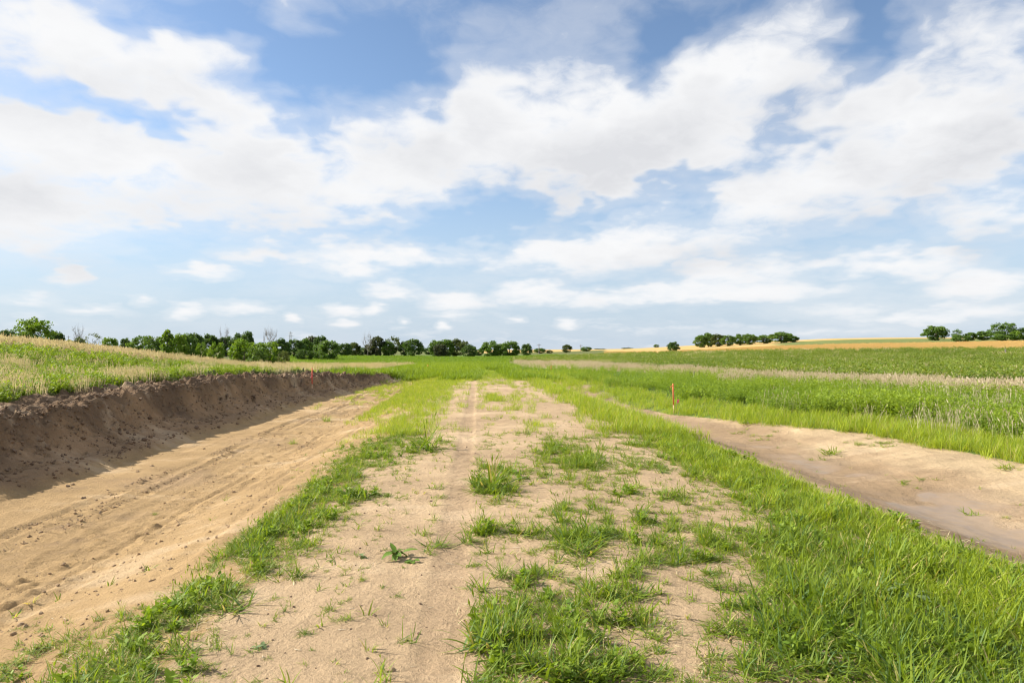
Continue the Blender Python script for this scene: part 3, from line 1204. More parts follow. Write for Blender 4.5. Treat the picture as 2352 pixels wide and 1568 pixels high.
# ------------------------------------------------------------------ road-side grass
# patches of grass on the bare road: (u, v, half width u, half height v, density)
PATCH = [
    (1200, 1500, 150, 110, 1.0), (1130, 1400, 90, 60, .7), (1320, 1420, 150, 70, .8), (1480, 1540, 160, 50, .7), (1300, 1560, 200, 40, .9),
    (1330, 1255, 75, 45, .8), (1100, 1230, 50, 30, .45), (1210, 1220, 60, 25, .4), (1290, 1180, 40, 30, .5), (1470, 1300, 90, 50, .8),
    (1400, 1200, 60, 25, .35), (1130, 1110, 65, 42, .85), (1290, 1040, 60, 25, .8), (1350, 1062, 48, 22, .9), (1260, 1085, 60, 25, .5),
    (1430, 1130, 60, 25, .4), (1430, 1080, 40, 18, .5), (1500, 1190, 60, 25, .55), (1540, 1250, 70, 40, .7), (1600, 1330, 80, 35, .5), (1700, 1420, 120, 50, .45),
    (1560, 1450, 100, 30, .3), (1680, 1540, 130, 40, .55), (860, 1140, 75, 14, .6), (980, 1025, 65, 18, .8), (900, 1000, 60, 14, .8), (930, 970, 60, 10, .6),
    (780, 1085, 60, 16, .6), (820, 1040, 60, 18, .7), (1140, 915, 45, 10, 1.0), (1160, 940, 60, 5, .6), (1190, 925, 50, 8, .6), (1000, 940, 40, 8, .5),
    (1450, 1240, 90, 40, .6), (1560, 1310, 100, 45, .65), (1640, 1260, 80, 40, .7), (1420, 1350, 90, 40, .6), (1750, 1380, 90, 40, .6), (1560, 1520, 110, 40, .5), (1820, 1500, 110, 50, .6),
    (200, 1490, 130, 50, .75), (330, 1420, 90, 35, .6), (120, 1550, 160, 40, .8), (1100, 1290, 60, 30, .45), (1240, 1330, 80, 35, .5),
    (540, 1390, 80, 28, .55), (430, 1500, 60, 28, .5), (380, 1560, 120, 25, .5), (1110, 1165, 40, 14, .3),
]


def road_density(x, y):
    z = terrain(x, y, False)
    u, v = project(x, y, z)
    s = x - centre(y)
    n1 = fbm(x * 1.4, y * 1.1, 3, 91)
    n2 = fbm(x * 4.5, y * 4.0, 2, 95)
    d = np.zeros_like(x)
    # left verge
    lc = -2.95 + .06 * np.clip(y - 4, 0, 10) * .3
    d = np.maximum(d, 1.15 * np.exp(-((s - lc) / np.where(s < lc, .26, .42 + .02 * np.clip(y, 4, 20))) ** 2) * (y > 1.0))
    d *= np.where(s < 0, sstep(-.75, .0, n1 + .35 * n2 + .1 * sstep(12, 5, y)), 1)
    # far end of the left verge, where grass closes over the road
    d = np.maximum(d, .75 * sstep(22, 40, y) * sstep(-.5, .3, n1 + .3 * sstep(30, 46, y)))
    d = np.maximum(d, 1.2 * (s < -2.4) * (s > -4.6) * sstep(17, 24, y))
    # right strip
    inner = 1.95 + .45 * n1 + .2 * n2
    inner = inner - 1.1 * sstep(7.5, 3.5, y)
    outer = 3.18 + .22 * n1 + .12 * n2 - .03 * np.clip(y - 10, 0, 20)
    strip = sstep(inner - .3, inner + .25, s) * sstep(outer + .22, outer - .25, s)
    d = np.maximum(d, 1.25 * strip * (.62 + .38 * sstep(-.5, .1, n1)))
    for (pu, pv, ru, rv, w) in PATCH:
        r2 = ((u - pu) / ru) ** 2 + ((v - pv) / rv) ** 2
        d = np.maximum(d, w * np.exp(-r2 ** 1.5 * .9) * sstep(-.6, .3, n2 + n1 * .5))
    # thin scatter all over
    road = (np.abs(s) < 3.0)
    d = np.maximum(d, (.08 + .20 * sstep(-.4, .6, s)) * road * sstep(.05, .6, n1 + .2 + .3 * n2))
    d *= sstep(-.42, -.30, np.abs(s + 1.2) - .42 + .0 * x) if False else 1
    d = np.where(np.abs(s + 1.2) < .16, d * .08, d)
    return d, s


# near: y up to 13
x, y = spread(64000, -4.2, 6.2, 1.2, 13.0, 1.35)
d, s = road_density(x, y)
keep = rng.random(len(x)) < d * np.where(s > 1.5, .5, np.where(s < -1.5, .55, .75))
x, y, d, s = x[keep], y[keep], d[keep], s[keep]
z = terrain(x, y)
is_up = (s > 1.9) & (rng.random(len(x)) < .55)
is_flat = ~is_up & (rng.random(len(x)) < np.where(s < -1.5, .68, .6))
is_cl = ~is_up & ~is_flat
tn = np.clip(.45 + .35 * fbm(x * .8, y * .8, 2, 99) + rng.normal(0, .18, len(x)), 0, 1)
tn = np.where(s > 2.6, np.clip(tn + .18, 0, 1), tn)
P3 = np.stack([x, y, z], 1)
grow = np.clip(.45 + .6 * d, .4, 1.05) * rng.uniform(.55, 1.15, len(x))
grow *= np.where(s < -1.5, .76, np.where(s < 1.6, 1.2, 1.05)) * (1 - .55 * sstep(2.5, 3.3, s)) * (.85 + .4 * np.clip(fbm(x * 1.1, y * 1.1, 2, 107), -.5, .6))
scatter('grass', P3[is_up], K['upright'], grow[is_up] * .82, tn[is_up], 'tall bright green grass strip between the road and the pale ditch', 'grass', .10)
scatter('grass', P3[is_flat], K['flat'], grow[is_flat] * .95, tn[is_flat] * .8, 'low spreading grass along the edges of the dirt road', 'grass', .06)
scatter('grass', P3[is_cl], K['clump'], grow[is_cl] * .95, tn[is_cl], 'broad bladed green grass growing on the dirt road', 'grass', .10)
pick = rng.random(len(x))
kt = pick < .16
scatter('dead_grass', P3[kt] + rng.normal(0, .05, (kt.sum(), 3)) * np.array([1, 1, 0]), K['thatch'], rng.uniform(.7, 1.3, kt.sum()), rng.uniform(.2, .9, kt.sum()),
        'dead straw coloured leaves lying between the living grass', 'dead grass', .04)
kh = (pick > .93) & (d > .3)
scatter('weeds', P3[kh], K['herb'], rng.uniform(.6, 1.3, kh.sum()), rng.uniform(.1, .7, kh.sum()), 'small broad leafed weeds mixed into the roadside grass', 'weeds', .1)
# farther along
x, y = spread(26000, -7.5, 5.5, 13.0, 50.0, 1.3)
d, s = road_density(x, y)
keep = rng.random(len(x)) < d * .45
x, y, d, s = x[keep], y[keep], d[keep], s[keep]
z = terrain(x, y)
tn = np.clip(.55 + .3 * fbm(x * .5, y * .3, 2, 99) + rng.normal(0, .15, len(x)), 0, 1)
low = s < 1.4
sc_ = np.where(low, rng.uniform(.35, .7, len(x)), rng.uniform(.6, 1.05, len(x)))
scatter('grass', np.stack([x, y, z], 1), K['fine'], sc_, tn, 'green grass lining both edges of the road farther off', 'grass', .08)
# seedlings on bare earth
x, y = spread(6000, -4.0, 6.8, 2.0, 16.0, 1.4)
s = x - centre(y)
n1 = fbm(x * 1.1, y * .9, 3, 103)
keep = rng.random(len(x)) < np.where(np.abs(s) < 3, .16 + .75 * sstep(.0, .5, n1), .02 + .25 * sstep(.3, .7, n1))
keep &= (np.abs(s + 1.2) > .16)
x, y = x[keep], y[keep]
scatter('grass', np.stack([x, y, terrain(x, y)], 1), K['seedling'], rng.uniform(.5, 2.2, len(x)), rng.uniform(.2, .9, len(x)),
        'tiny grass seedlings dotted over the bare dirt', 'grass', .15)

# ------------------------------------------------------------------ land to the right, the left and ahead
def jit(x, y):
    return 7.0 * fbm(x * .35, y * .2, 3, 111) * np.clip(40.0 / np.maximum(y, 8), .15, 1.4)


# bright verge on the far side of the right ditch
x, y = fan(30000, 9.5, 60, 1150, 3200, 1.0)
z = terrain(x, y)
zn_, u, v, s = zones(x, y, z, jit(x, y))
k_ = zn_['verge'] & (rng.random(len(x)) < np.clip(18 / y, .1, 1) * 1.0)
scatter('grass', np.stack([x, y, z], 1)[k_], K['fine'], rng.uniform(.5, 1.0, k_.sum()), np.clip(rng.normal(.7, .2, k_.sum()), 0, 1),
        'short bright green grass bordering the pale ditch', 'grass')
# isolated grass on the ditch's pale slope
x, y = spread(2200, 4.6, 9.5, 5.5, 24.0, 1.0)
s = x - centre(y)
n1 = fbm(x * .9, y * .7, 3, 117)
k_ = (rng.random(len(x)) < .5 * sstep(.28, .6, n1)) & (s > 5.4)
x, y = x[k_], y[k_]
scatter('grass', np.stack([x, y, terrain(x, y)], 1), K['flat'], rng.uniform(.5, 1.1, len(x)), rng.uniform(.2, .8, len(x)),
        'sparse grass sprinkled on the pale ditch slope', 'grass')
# leafy weeds beyond it, dry stalks standing among them
x, y = fan(26000, 11, 75, 1180, 3200, 1.0)
z = terrain(x, y)
zn_, u, v, s = zones(x, y, z, jit(x, y))
thin = sstep(1700, 1950, u + 120 * fbm(x * .2, y * .2, 2, 119))
mixn = fbm(x * .35, y * .25, 3, 121)
k_ = zn_['weeds'] & (rng.random(len(x)) < np.clip(22 / y, .15, 1) * (1 - .2 * thin * (mixn < .0)))
tn = np.clip(.5 + .5 * mixn + rng.normal(0, .15, len(x)), 0, 1)
scatter('weeds', np.stack([x, y, z], 1)[k_], K['weed'], (rng.uniform(.6, 1.15, len(x)) * np.clip(1.0 + .25 * mixn, .6, 1.4))[k_], tn[k_],
        'bushy dark green weeds behind the orange survey stake', 'weeds')
x, y = fan(20000, 10.5, 60, 1500, 3200, 1.0)
z = terrain(x, y)
zn_, u, v, s = zones(x, y, z, jit(x, y))
mixn = fbm(x * .35, y * .25, 3, 121)
k_ = (zn_['weeds'] | (zn_['verge'] & (v < line(u, B_VERGE_UP) + 26 * rng.random(len(x)) ** 2))) & (u > 1760) & (rng.random(len(x)) < np.clip(15 / y, .1, 1) * (.04 + .06 * (mixn < .0)) * sstep(1740, 1900, u))
scatter('dry_grass', np.stack([x, y, z], 1)[k_], K['dry'], rng.uniform(.5, 1.0, k_.sum()), rng.uniform(.3, 1, k_.sum()),
        'pale dry stalks standing among the green weeds', 'dry grass')
# pale band
x, y = fan(60000, 16, 110, 1100, 3200, 1.0)
z = terrain(x, y)
zn_, u, v, s = zones(x, y, z, jit(x, y) * 1.5)
k_ = zn_['pale'] & (rng.random(len(x)) < np.clip(28 / y, .1, 1) * .8)
scatter('dry_grass', np.stack([x, y, z], 1)[k_], K['dry_far'], rng.uniform(.7, 1.1, k_.sum()), np.clip(rng.normal(.75, .2, k_.sum()), 0, 1),
        'pale dry grass band running along the old fence line', 'dry grass')
# weedy green field
x, y = fan(42000, 26, 240, 1150, 3000, 1.0)
z = terrain(x, y)
zn_, u, v, s = zones(x, y, z, jit(x, y) * .5)
mixn = fbm(x * .09, y * .05, 4, 131)
k_ = zn_['crop'] & (rng.random(len(x)) < np.clip(60 / y, .3, 1))
tn = np.clip(.5 + .55 * mixn + rng.normal(0, .2, len(x)), 0, 1)
scatter('weeds', np.stack([x, y, z], 1)[k_], K['crop'], (rng.uniform(.6, 1.25, len(x)))[k_], tn[k_],
        'weedy green field below the golden wheat', 'weeds')
k2 = zn_['crop'] & (rng.random(len(x)) < .14 * sstep(.0, .4, mixn) + .03)
scatter('dry_grass', np.stack([x, y, z], 1)[k2], K['halfdry'], rng.uniform(.7, 1.1, k2.sum()), rng.uniform(.2, 1, k2.sum()),
        'scattered tan grass heads in the weedy green field', 'dry grass')
# near edge of the wheat
x, y = fan(16000, 85, 200, 1380, 2700, 1.0)
z = terrain(x, y)
zn_, u, v, s = zones(x, y, z, 0)
k_ = zn_['wheat']
scatter('wheat', np.stack([x, y, z], 1)[k_], K['wheat'], rng.uniform(.8, 1.2, k_.sum()), rng.uniform(.2, 1, k_.sum()),
        'golden ripe wheat standing at the edge of the green field', 'wheat')
# meadow ahead
x, y = fan(46000, 34, 260, 500, 1560, 1.0)
z = terrain(x, y)
zn_, u, v, s = zones(x, y, z, jit(x, y) * .5)
pathm = (np.abs(s + .2) < 1.0 + .5 * fbm(x * .5, y * .3, 2, 137)) & (y < 52)
k_ = zn_['meadow'] & ~pathm & (rng.random(len(x)) < np.clip(70 / y, .3, 1)) & ~((s < -2.5) & (s > toe_s(y) - 1.5) & (y < 42))
mixn = fbm(x * .06, y * .05, 3, 139)
tn = .55 + .35 * mixn + rng.normal(0, .12, len(x)) - .55 * sstep(75, 130, y) + .35 * np.exp(-((y - 58) / 9) ** 2) * (x < -2)
scatter('grass', np.stack([x, y, z], 1)[k_], K['far'], (rng.uniform(.7, 1.15, len(x)))[k_], tn[k_],
        'bright green meadow grass stretching to the distant trees', 'grass')
# left hillside: tan grass above, weeds below
x, y = fan(52000, 8, 75, -1600, 960, 1.0)
z = terrain(x, y)
zn_, u, v, s = zones(x, y, z, jit(x, y) * 1.3)
k_ = zn_['tan'] & (rng.random(len(x)) < np.clip(30 / y, .3, 1) * .75)
scatter('dry_grass', np.stack([x, y, z], 1)[k_], K['halfdry'], rng.uniform(.65, 1.05, k_.sum()), np.clip(rng.normal(.62, .22, k_.sum()), 0, 1),
        'tan seeding grass covering the slope above the cut bank', 'dry grass')
mixn = fbm(x * .5, y * .35, 3, 141)
hum = sstep(600, 100, u) * np.exp(-((v - line(u, B_TAN_LO) - 10) / 14) ** 2)
k_ = zn_['lweed'] & (rng.random(len(x)) < np.clip(18 / y, .2, 1) * (.75 + .5 * mixn))
tn = np.clip(.6 + .3 * mixn + rng.normal(0, .15, len(x)), 0, 1)
scatter('weeds', np.stack([x, y, z], 1)[k_], K['lweed'], (rng.uniform(.55, 1.1, len(x)) * (1 + .7 * hum))[k_], tn[k_],
        'low green weeds and grass on top of the cut bank', 'weeds')
k_ = zn_['lweed'] & (rng.random(len(x)) < np.clip(16 / y, .2, 1) * .12) & (mixn < .15)
scatter('dry_grass', np.stack([x, y, z], 1)[k_], K['halfdry'], rng.uniform(.35, .75, k_.sum()), rng.uniform(.2, .9, k_.sum()),
        'thin tan grass mixed into the weeds above the bank', 'dry grass')

# ------------------------------------------------------------------ clods and litter
def clod_mesh(name, material, sub=1, seed=0):
    import bmesh
    bm = bmesh.new()
    bmesh.ops.create_icosphere(bm, subdivisions=sub, radius=1.0)
    r = np.random.default_rng(seed)
    for v in bm.verts:
        k = 1 + r.uniform(-.32, .28)
        v.co = Vector((v.co.x * k, v.co.y * k * .85, v.co.z * k * .62 + .25))
    me = bpy.data.meshes.new(name)
    bm.to_mesh(me)
    bm.free()
    me.materials.append(material)
    return me


K['clods'] = proto_collection('clods', [clod_mesh('crumb_%d' % i, M['clod'], 1, i) for i in range(6)])
K['darkclods'] = proto_collection('darkclods', [clod_mesh('dark_crumb_%d' % i, M['clod_dark'], 1, 20 + i) for i in range(5)])
K['bankclods'] = proto_collection('bankclods', [clod_mesh('bank_crumb_%d' % i, M['bank_clod'], 1, 40 + i) for i in range(5)])
x, y = spread(60000, -10.8, -2.5, 4.0, 46.0, 1.5)
z, m_ = terrain(x, y, True, True)
s = m_['s']
lane = np.zeros_like(x)
for c, w, a in ((-6.25, .2, .5), (-5.85, .16, .45), (-5.15, .25, .3), (-4.55, .3, .25), (-3.8, .5, .16)):
    lane = np.maximum(lane, a * np.exp(-((s - c - .12 * perlin(y * .25, y * 0 + c, 51)) / w) ** 2) * sstep(-.35, .25, perlin(y * .5, y * 0 + c * 3, 55)))
lane = np.maximum(lane, .5 * np.exp(-((s - m_['toe'] - .15) / .22) ** 2))
lane = lane * sstep(-.5, .2, fbm(x * 2, y * 1.3, 2, 151)) * m_['fade_l']
k_ = rng.random(len(x)) < lane * .35
sz = np.clip(rng.lognormal(math.log(.009), .5, len(x)), .004, .035)
scatter('dirt_crumbs', np.stack([x, y, z], 1)[k_], K['clods'], sz[k_], np.zeros(k_.sum()), 'loose crumbs of sandy soil strewn over the ditch floor', 'soil crumbs', .5)
# rows of crumbs thrown up by the wheels
lx, ly, lz_ = [], [], []
for c, w, n in ((-6.35, .05, 3600), (-6.1, .04, 2600), (-5.9, .05, 2600), (-5.2, .16, 1500), (-4.6, .25, 1300), (-3.9, .35, 900)):
    yy = 4.5 + 36 * rng.random(n) ** 1.4
    yy = yy + .03 * np.sin(yy * 30)
    ss = c + .12 * perlin(yy * .25, yy * 0 + c, 51) + rng.normal(0, w, n)
    on = rng.random(n) < sstep(-.3, .2, perlin(yy * .5, yy * 0 + c * 3, 55)) * sstep(-.3, .3, np.sin(yy * 26 + ss * 9) + .6 * rng.normal(0, 1, n))
    lx.append((ss + centre(yy))[on]); ly.append(yy[on])
lx, ly = np.concatenate(lx), np.concatenate(ly)
scatter('dirt_crumbs', np.stack([lx, ly, terrain(lx, ly)], 1), K['clods'], np.clip(rng.lognormal(math.log(.0105), .4, len(lx)), .005, .024), np.zeros(len(lx)),
        'rows of crumbs pressed up by wheels in the sandy ditch', 'soil crumbs', .4)
rimm = (np.exp(-((s - (m_['toe'] - m_['bw'])) / .5) ** 2) + .8 * np.exp(-((s - (m_['toe'] - m_['bw'] - 1.2)) / .5) ** 2) * sstep(9, 17, y) + .35 * (m_['out'] > .1) * (m_['out'] < 1)) * m_['fade_l']
k_ = rng.random(len(x)) < rimm * .8
sz = np.clip(rng.lognormal(math.log(.020), .5, len(x)), .008, .07)
half = rng.random(len(x)) < .5
scatter('dirt_crumbs', np.stack([x, y, z], 1)[k_ & half], K['bankclods'], sz[k_ & half], np.zeros((k_ & half).sum()), 'light brown clods crumbling down the cut bank', 'soil crumbs', .5)
scatter('dirt_crumbs', np.stack([x, y, z], 1)[k_ & ~half], K['darkclods'], sz[k_ & ~half], np.zeros((k_ & ~half).sum()), 'dark topsoil clods along the rim of the bank', 'soil crumbs', .5)


def straw_p(mb, i):
    a = rng.uniform(0, 6.28)
    ln = rng.uniform(.03, .09)
    mb.tube([(-ln / 2, 0, .004), (0, .004 * (i - 2), .006), (ln / 2, 0, .004)], .0016, 4)


K['straw'] = proto_collection('straw', protos(5, straw_p, M['straw'], 'straw_bit'))
x, y = spread(420, -4.5, 5, 2.6, 14, 1.5)
scatter('straw_bits', np.stack([x, y, terrain(x, y)], 1), K['straw'], rng.uniform(.4, 1.2, len(x)), np.zeros(len(x)), 'broken bits of straw lying on the dirt', 'straw', .05)
x, y = spread(650, -2.9, 3, 2.6, 20, 1.4)
scatter('dirt_crumbs', np.stack([x, y, terrain(x, y)], 1), K['darkclods'], rng.uniform(.004, .012, len(x)), np.zeros(len(x)), 'dark specks of soil sprinkled over the dirt road', 'soil crumbs', .4)

# separate dark clods one can pick out on the road
CLODS = [(898, 1532, 15), (845, 1506, 7), (862, 1410, 7), (830, 1388, 6), (1150, 960, 3), (935, 1560, 6), (560, 1065, 5), (640, 1022, 5), (470, 1030, 5),
         (318, 1082, 6), (158, 1118, 8), (195, 1145, 8), (350, 1070, 7), (1010, 1295, 4), (990, 1150, 5), (250, 1125, 5), (790, 1320, 4), (1072, 1025, 3)]
CLOD_LABELS = [
    'largest dark clod on the bare lane at the bottom, left of the tyre track', 'small dark clod just left above the largest one on the bare lane',
    'dark clod beside the tyre track below the broad leafed weed', 'small dark clod left of the tyre track, upper one of two below the leafy weed',
    'tiny dark clod far up the road right of the tyre track', 'small clod at the bottom edge touching the tyre track',
    'clod in the ditch by the far wheel marks, farther of two', 'clod in the ditch near the bank shadow halfway along', 'clod at the edge of the bank shadow, middle of the ditch',
    'dark clod on the smooth ditch floor right of the cut bank', 'left one of two dark clods nearest the bank foot at the far left', 'right one of two dark clods near the bank foot at the far left',
    'clod between the wheel rows in front of the bank shadow', 'tiny clod lying in the tyre track beside the leafy weed', 'small clod at the left edge of the tyre track, midway up the road',
    'brown clod on the ditch floor between the two left ones and the wheel rows', 'small clod on the bare lane below the jagged seedling', 'tiny clod beside the far end of the tyre track']
for i, (u, v, r_) in enumerate(CLODS):
    x, y = hit(u, v)
    me = clod_mesh('clod_mesh', M['clod_dark'] if i % 3 else M['clod'], 2, 60 + i)
    o = link('dirt_clod', me)
    k = .7 * r_ / F * y
    o.scale = (k, k, k)
    o.location = (x, y, tz(x, y) - .003)
    o.rotation_euler = (0, 0, rng.uniform(0, 6))
    tag(o, CLOD_LABELS[i], 'dirt clod', 'clods on the road' if i in (0, 1, 2, 3, 4, 5, 13, 14, 16, 17) else 'clods in the sandy ditch')

# ------------------------------------------------------------------ single plants on the road
def tuft(u, v, size, kind, label, group=None, mname='grass', n=1.0, cat='grass tuft'):
    x, y = hit(u, v)
    k = size / F * y          # half width in metres
    mb = MB()
    if kind == 'tall':
        blades(mb, int(34 * n), .4, (.6, 1.4), (.05, .09), (.3, 1.35), (.2, 1.2))
        blades(mb, int(4 * n), .15, (1.2, 1.8), (.05, .08), (.0, .5), (.3, 1.1))
        stalks(mb, 2, .1, (1.0, 1.5), .010, .3, (.25, .035), bt=.7)
    elif kind == 'flat':
        blades(mb, int(46 * n), .5, (.5, 1.2), (.04, .075), (.9, 1.5), (-.1, .4))
        blades(mb, int(10 * n), .3, (.4, .8), (.03, .05), (.3, .9), (.2, .8))
    elif kind == 'dome':
        blades(mb, int(110 * n), .45, (.6, 1.1), (.016, .028), (.2, 1.25), (.2, .9), seg=3)
    elif kind == 'sprig':
        blades(mb, int(13 * n), .12, (.5, 1.2), (.04, .07), (.2, 1.3), (.2, .9))
        blades(mb, 2, .05, (1.2, 1.9), (.04, .06), (.0, .5), (.1, .7))
    o = link('grass_tuft', mb.mesh('grass_tuft', M[mname]))
    o.location = (x, y, tz(x, y))
    o.scale = (k, k, k)
    tag(o, label, cat, group)
    return o


tuft(685, 1322, 40, 'tall', 'upright grass tuft with a tall spike, left of the broad leafed weed')
tuft(540, 1398, 78, 'flat', 'wide sprawling grass tuft left of the tall spiked tuft')
tuft(432, 1508, 55, 'flat', 'star shaped grass tuft next to the left grass verge near the bottom')
tuft(535, 1500, 30, 'sprig', 'narrow grass tuft just right of the star shaped tuft')
tuft(655, 1400, 30, 'sprig', 'leaning grass sprig between the sprawling tuft and the tyre track')
tuft(702, 1450, 26, 'flat', 'small flattened grass tuft close to the bottom of the bare lane')
tuft(1075, 1245, 38, 'tall', 'leafy grass tuft touching the right edge of the tyre track')
tuft(1003, 1252, 46, 'flat', 'thin grass tuft lying across the tyre track')
tuft(1130, 1120, 62, 'tall', 'thick clump of tall grass right of the tyre track, midway up the road', n=2.2)
tuft(1290, 1200, 42, 'tall', 'tall arching grass tuft in the middle of the right half of the road', n=1.4)
tuft(1335, 1272, 68, 'flat', 'broad grass clump just in front of the tall arching tuft', n=1.6)
tuft(1150, 1325, 48, 'tall', 'grass tuft with long leaning seed heads at the start of the dense grass', n=1.2)
tuft(1350, 1075, 42, 'dome', 'round dome of fine grass on the right half of the road')
tuft(1262, 1040, 36, 'dome', 'fine grass dome behind the round dome, nearer the bare lane')
tuft(1300, 1075, 40, 'dome', 'dull green fine grass beside the round dome')
tuft(870, 1220, 22, 'sprig', 'thin upright sprig left of the tyre track', 'lone sprigs on the bare lane')
tuft(935, 1178, 22, 'sprig', 'small sprig close to the left edge of the tyre track', 'lone sprigs on the bare lane')
tuft(1180, 1200, 34, 'sprig', 'loose grass sprig between the tall clump and the arching tuft')
tuft(820, 1145, 60, 'flat', 'long low mat of grass reaching in from the left verge')
tuft(980, 1032, 55, 'tall', 'bushy tuft left of the tyre track, farthest of the big ones', n=1.6)
tuft(1640, 1345, 46, 'flat', 'low grass tuft on bare ground beside the dense right strip')
tuft(1968, 1022, 18, 'dome', 'lone yellow green tuft standing on the pale ditch slope', None, 'verge')
tuft(1715, 975, 30, 'flat', 'low green tuft at the upper edge of the pale ditch', None, 'verge')
tuft(2310, 1078, 36, 'flat', 'small tuft on the pale ditch slope by the right picture edge', None, 'verge')
tuft(1905, 1040, 40, 'flat', 'thin patch of grass across the middle of the pale ditch', None, 'verge')
tuft(358, 1180, 12, 'dome', 'tiny green tuft alone on the sandy slope left of the road')
tuft(752, 968, 22, 'dome', 'small green tuft in the ditch near the long bank shadow', None, 'verge')
tuft(675, 1020, 20, 'dome', 'small green tuft in the ditch nearest the wheel marks', None, 'verge')


def leaf_mesh(name, L, W, material, fold=.25, droop=.4, teeth=0):
    """leaf with a fold along the midrib, pointing along +X"""
    n = 7
    v, f = [], []
    for i in range(n):
        t_ = i / (n - 1)
        w = W * math.sin(math.pi * min(1, t_ * .92 + .06)) ** .8 * (1 - .35 * t_)
        if teeth and i % 2:
            w *= 1 - teeth
        zc = -droop * L * t_ * t_
        v += [(L * t_, -w, zc + fold * w), (L * t_, 0, zc), (L * t_, w, zc + fold * w)]
    for i in range(n - 1):
        a = i * 3
        f += [(a, a + 3, a + 4, a + 1), (a + 1, a + 4, a + 5, a + 2)]
    return new_mesh(name, v, f, material, True, {'bt': ('FLOAT', np.full(len(v), .5 + .3 * (rng.random() - .5), np.float32))})


def broad_weed(name, u, v, size, leaves, mname, label, L=(.5, .9), wid=.28, up=.6, teeth=0, group=None):
    x, y = hit(u, v)
    k = size / F * y
    e = empty(name, (x, y, tz(x, y)), rng.uniform(0, 6))
    mb = MB()
    tops = []
    for i in range(max(2, leaves // 3)):
        a = rng.uniform(0, 6.28)
        tip = (math.cos(a) * .45, math.sin(a) * .45, up * rng.uniform(.4, 1.0))
        mb.tube([(0, 0, -.05), (tip[0] * .4, tip[1] * .4, tip[2] * .6), tip], [.05, .04, .025], 5)
        tops.append(tip)
    st = link('stem', mb.mesh('stem', M['stem']), e)
    st.scale = (k, k, k)
    for i in range(leaves):
        tip = tops[i % len(tops)]
        f_ = rng.uniform(.45, 1)
        o = link('leaf', leaf_mesh('leaf', rng.uniform(*L), wid * rng.uniform(.8, 1.2), M[mname], .25, rng.uniform(.1, .6), teeth), e)
        o.location = tuple(c * k * f_ for c in tip)
        o.rotation_euler = (rng.uniform(-.3, .3), rng.uniform(-.7, .3), i * 2.4 + rng.uniform(-.4, .4))
        o.scale = (k, k, k)
    tag(e, label, 'weed', group)
    return e


broad_weed('broad_leafed_weed', 912, 1280, 36, 14, 'broad_leaf', 'dark green broad leafed weed beside the tyre track', (.6, 1.0), .24, .6)
broad_weed('broad_leafed_weed', 945, 1288, 20, 9, 'broad_leaf', 'low leafy shoot touching the broad leafed weed', (.5, .9), .3, .25)
broad_weed('thistle_seedling', 828, 1282, 15, 5, 'pale_leaf', 'grey green jagged seedling left of the broad leafed weed', (.8, 1.1), .36, .5, .35)
broad_weed('thistle_seedling', 598, 1484, 20, 7, 'pale_leaf', 'grey green seedling between the grass tufts near the bottom', (.7, 1.0), .3, .4, .35)
broad_weed('thistle_seedling', 762, 1290, 12, 6, 'broad_leaf', 'small branching seedling left of the jagged one', (.6, .9), .2, .9)
broad_weed('pale_leafed_weed', 2085, 1392, 50, 6, 'pale_leaf', 'pale round leafed weed rising out of the dense right grass', (.55, .8), .30, 1.1)
broad_weed('broad_leafed_weed', 1190, 1095, 24, 6, 'broad_leaf', 'dark leafed weed poking out of the thick grass clump', (.6, .9), .3, 1.2)

# ------------------------------------------------------------------ survey stakes
def stake(u, v_base, v_top, paint, label, ribbon=None, width=.036, lean=0.0, fork=False):
    x, y = hit(u, v_base)
    h = (v_base - v_top) / F * y
    z = tz(x, y)
    e = empty('survey_stake', (x, y, z), rng.uniform(-.4, .4))
    e.rotation_euler = (rng.uniform(-.03, .03), lean, e.rotation_euler[2])
    w = max(width, 2.0 / F * y)
    mb = MB()
    h0 = h * .28
    mb.box((0, 0, h0 / 2 - .08), (w, .012, h0 + .16))
    link('bare_foot', mb.mesh('bare_foot', M['lath']), e)
    mb = MB()
    v_ = [(-w * .52, -.0075, h0), (w * .52, -.0075, h0), (w * .52, .0075, h0), (-w * .52, .0075, h0),
          (-w * .52, -.0075, h), (w * .52, -.0075, h), (w * .52, .0075, h), (-w * .52, .0075, h)]
    mb.add(v_, [(0, 1, 2, 3), (4, 7, 6, 5), (0, 4, 5, 1), (1, 5, 6, 2), (2, 6, 7, 3), (3, 7, 4, 0)])
    link('painted_lath', mb.mesh('painted_lath', M[paint]), e)
    if ribbon:
        f_, ln, sg = ribbon
        mb = MB()
        zr = h * f_
        mb.box((0, 0, zr), (w * 1.35, .024, .035))
        pts = []
        n = 6
        for i in range(n + 1):
            t_ = i / n
            pts.append((sg * (w * .6 + ln * .5 * math.sin(t_ * 1.3)), -.014 - .01 * math.sin(t_ * 6), zr - ln * t_ * t_))
        v_ = []
        for p in pts:
            v_ += [(p[0], p[1], p[2] + .017), (p[0] + .012 * sg, p[1] - .004, p[2] - .017)]
        mb.add(v_, [(2 * i, 2 * i + 1, 2 * i + 3, 2 * i + 2) for i in range(n)])
        link('ribbon', mb.mesh('ribbon', M['pink' if paint == 'red' else 'orange']), e)
    tag(e, label, 'stake', 'survey stakes along the road')
    return e


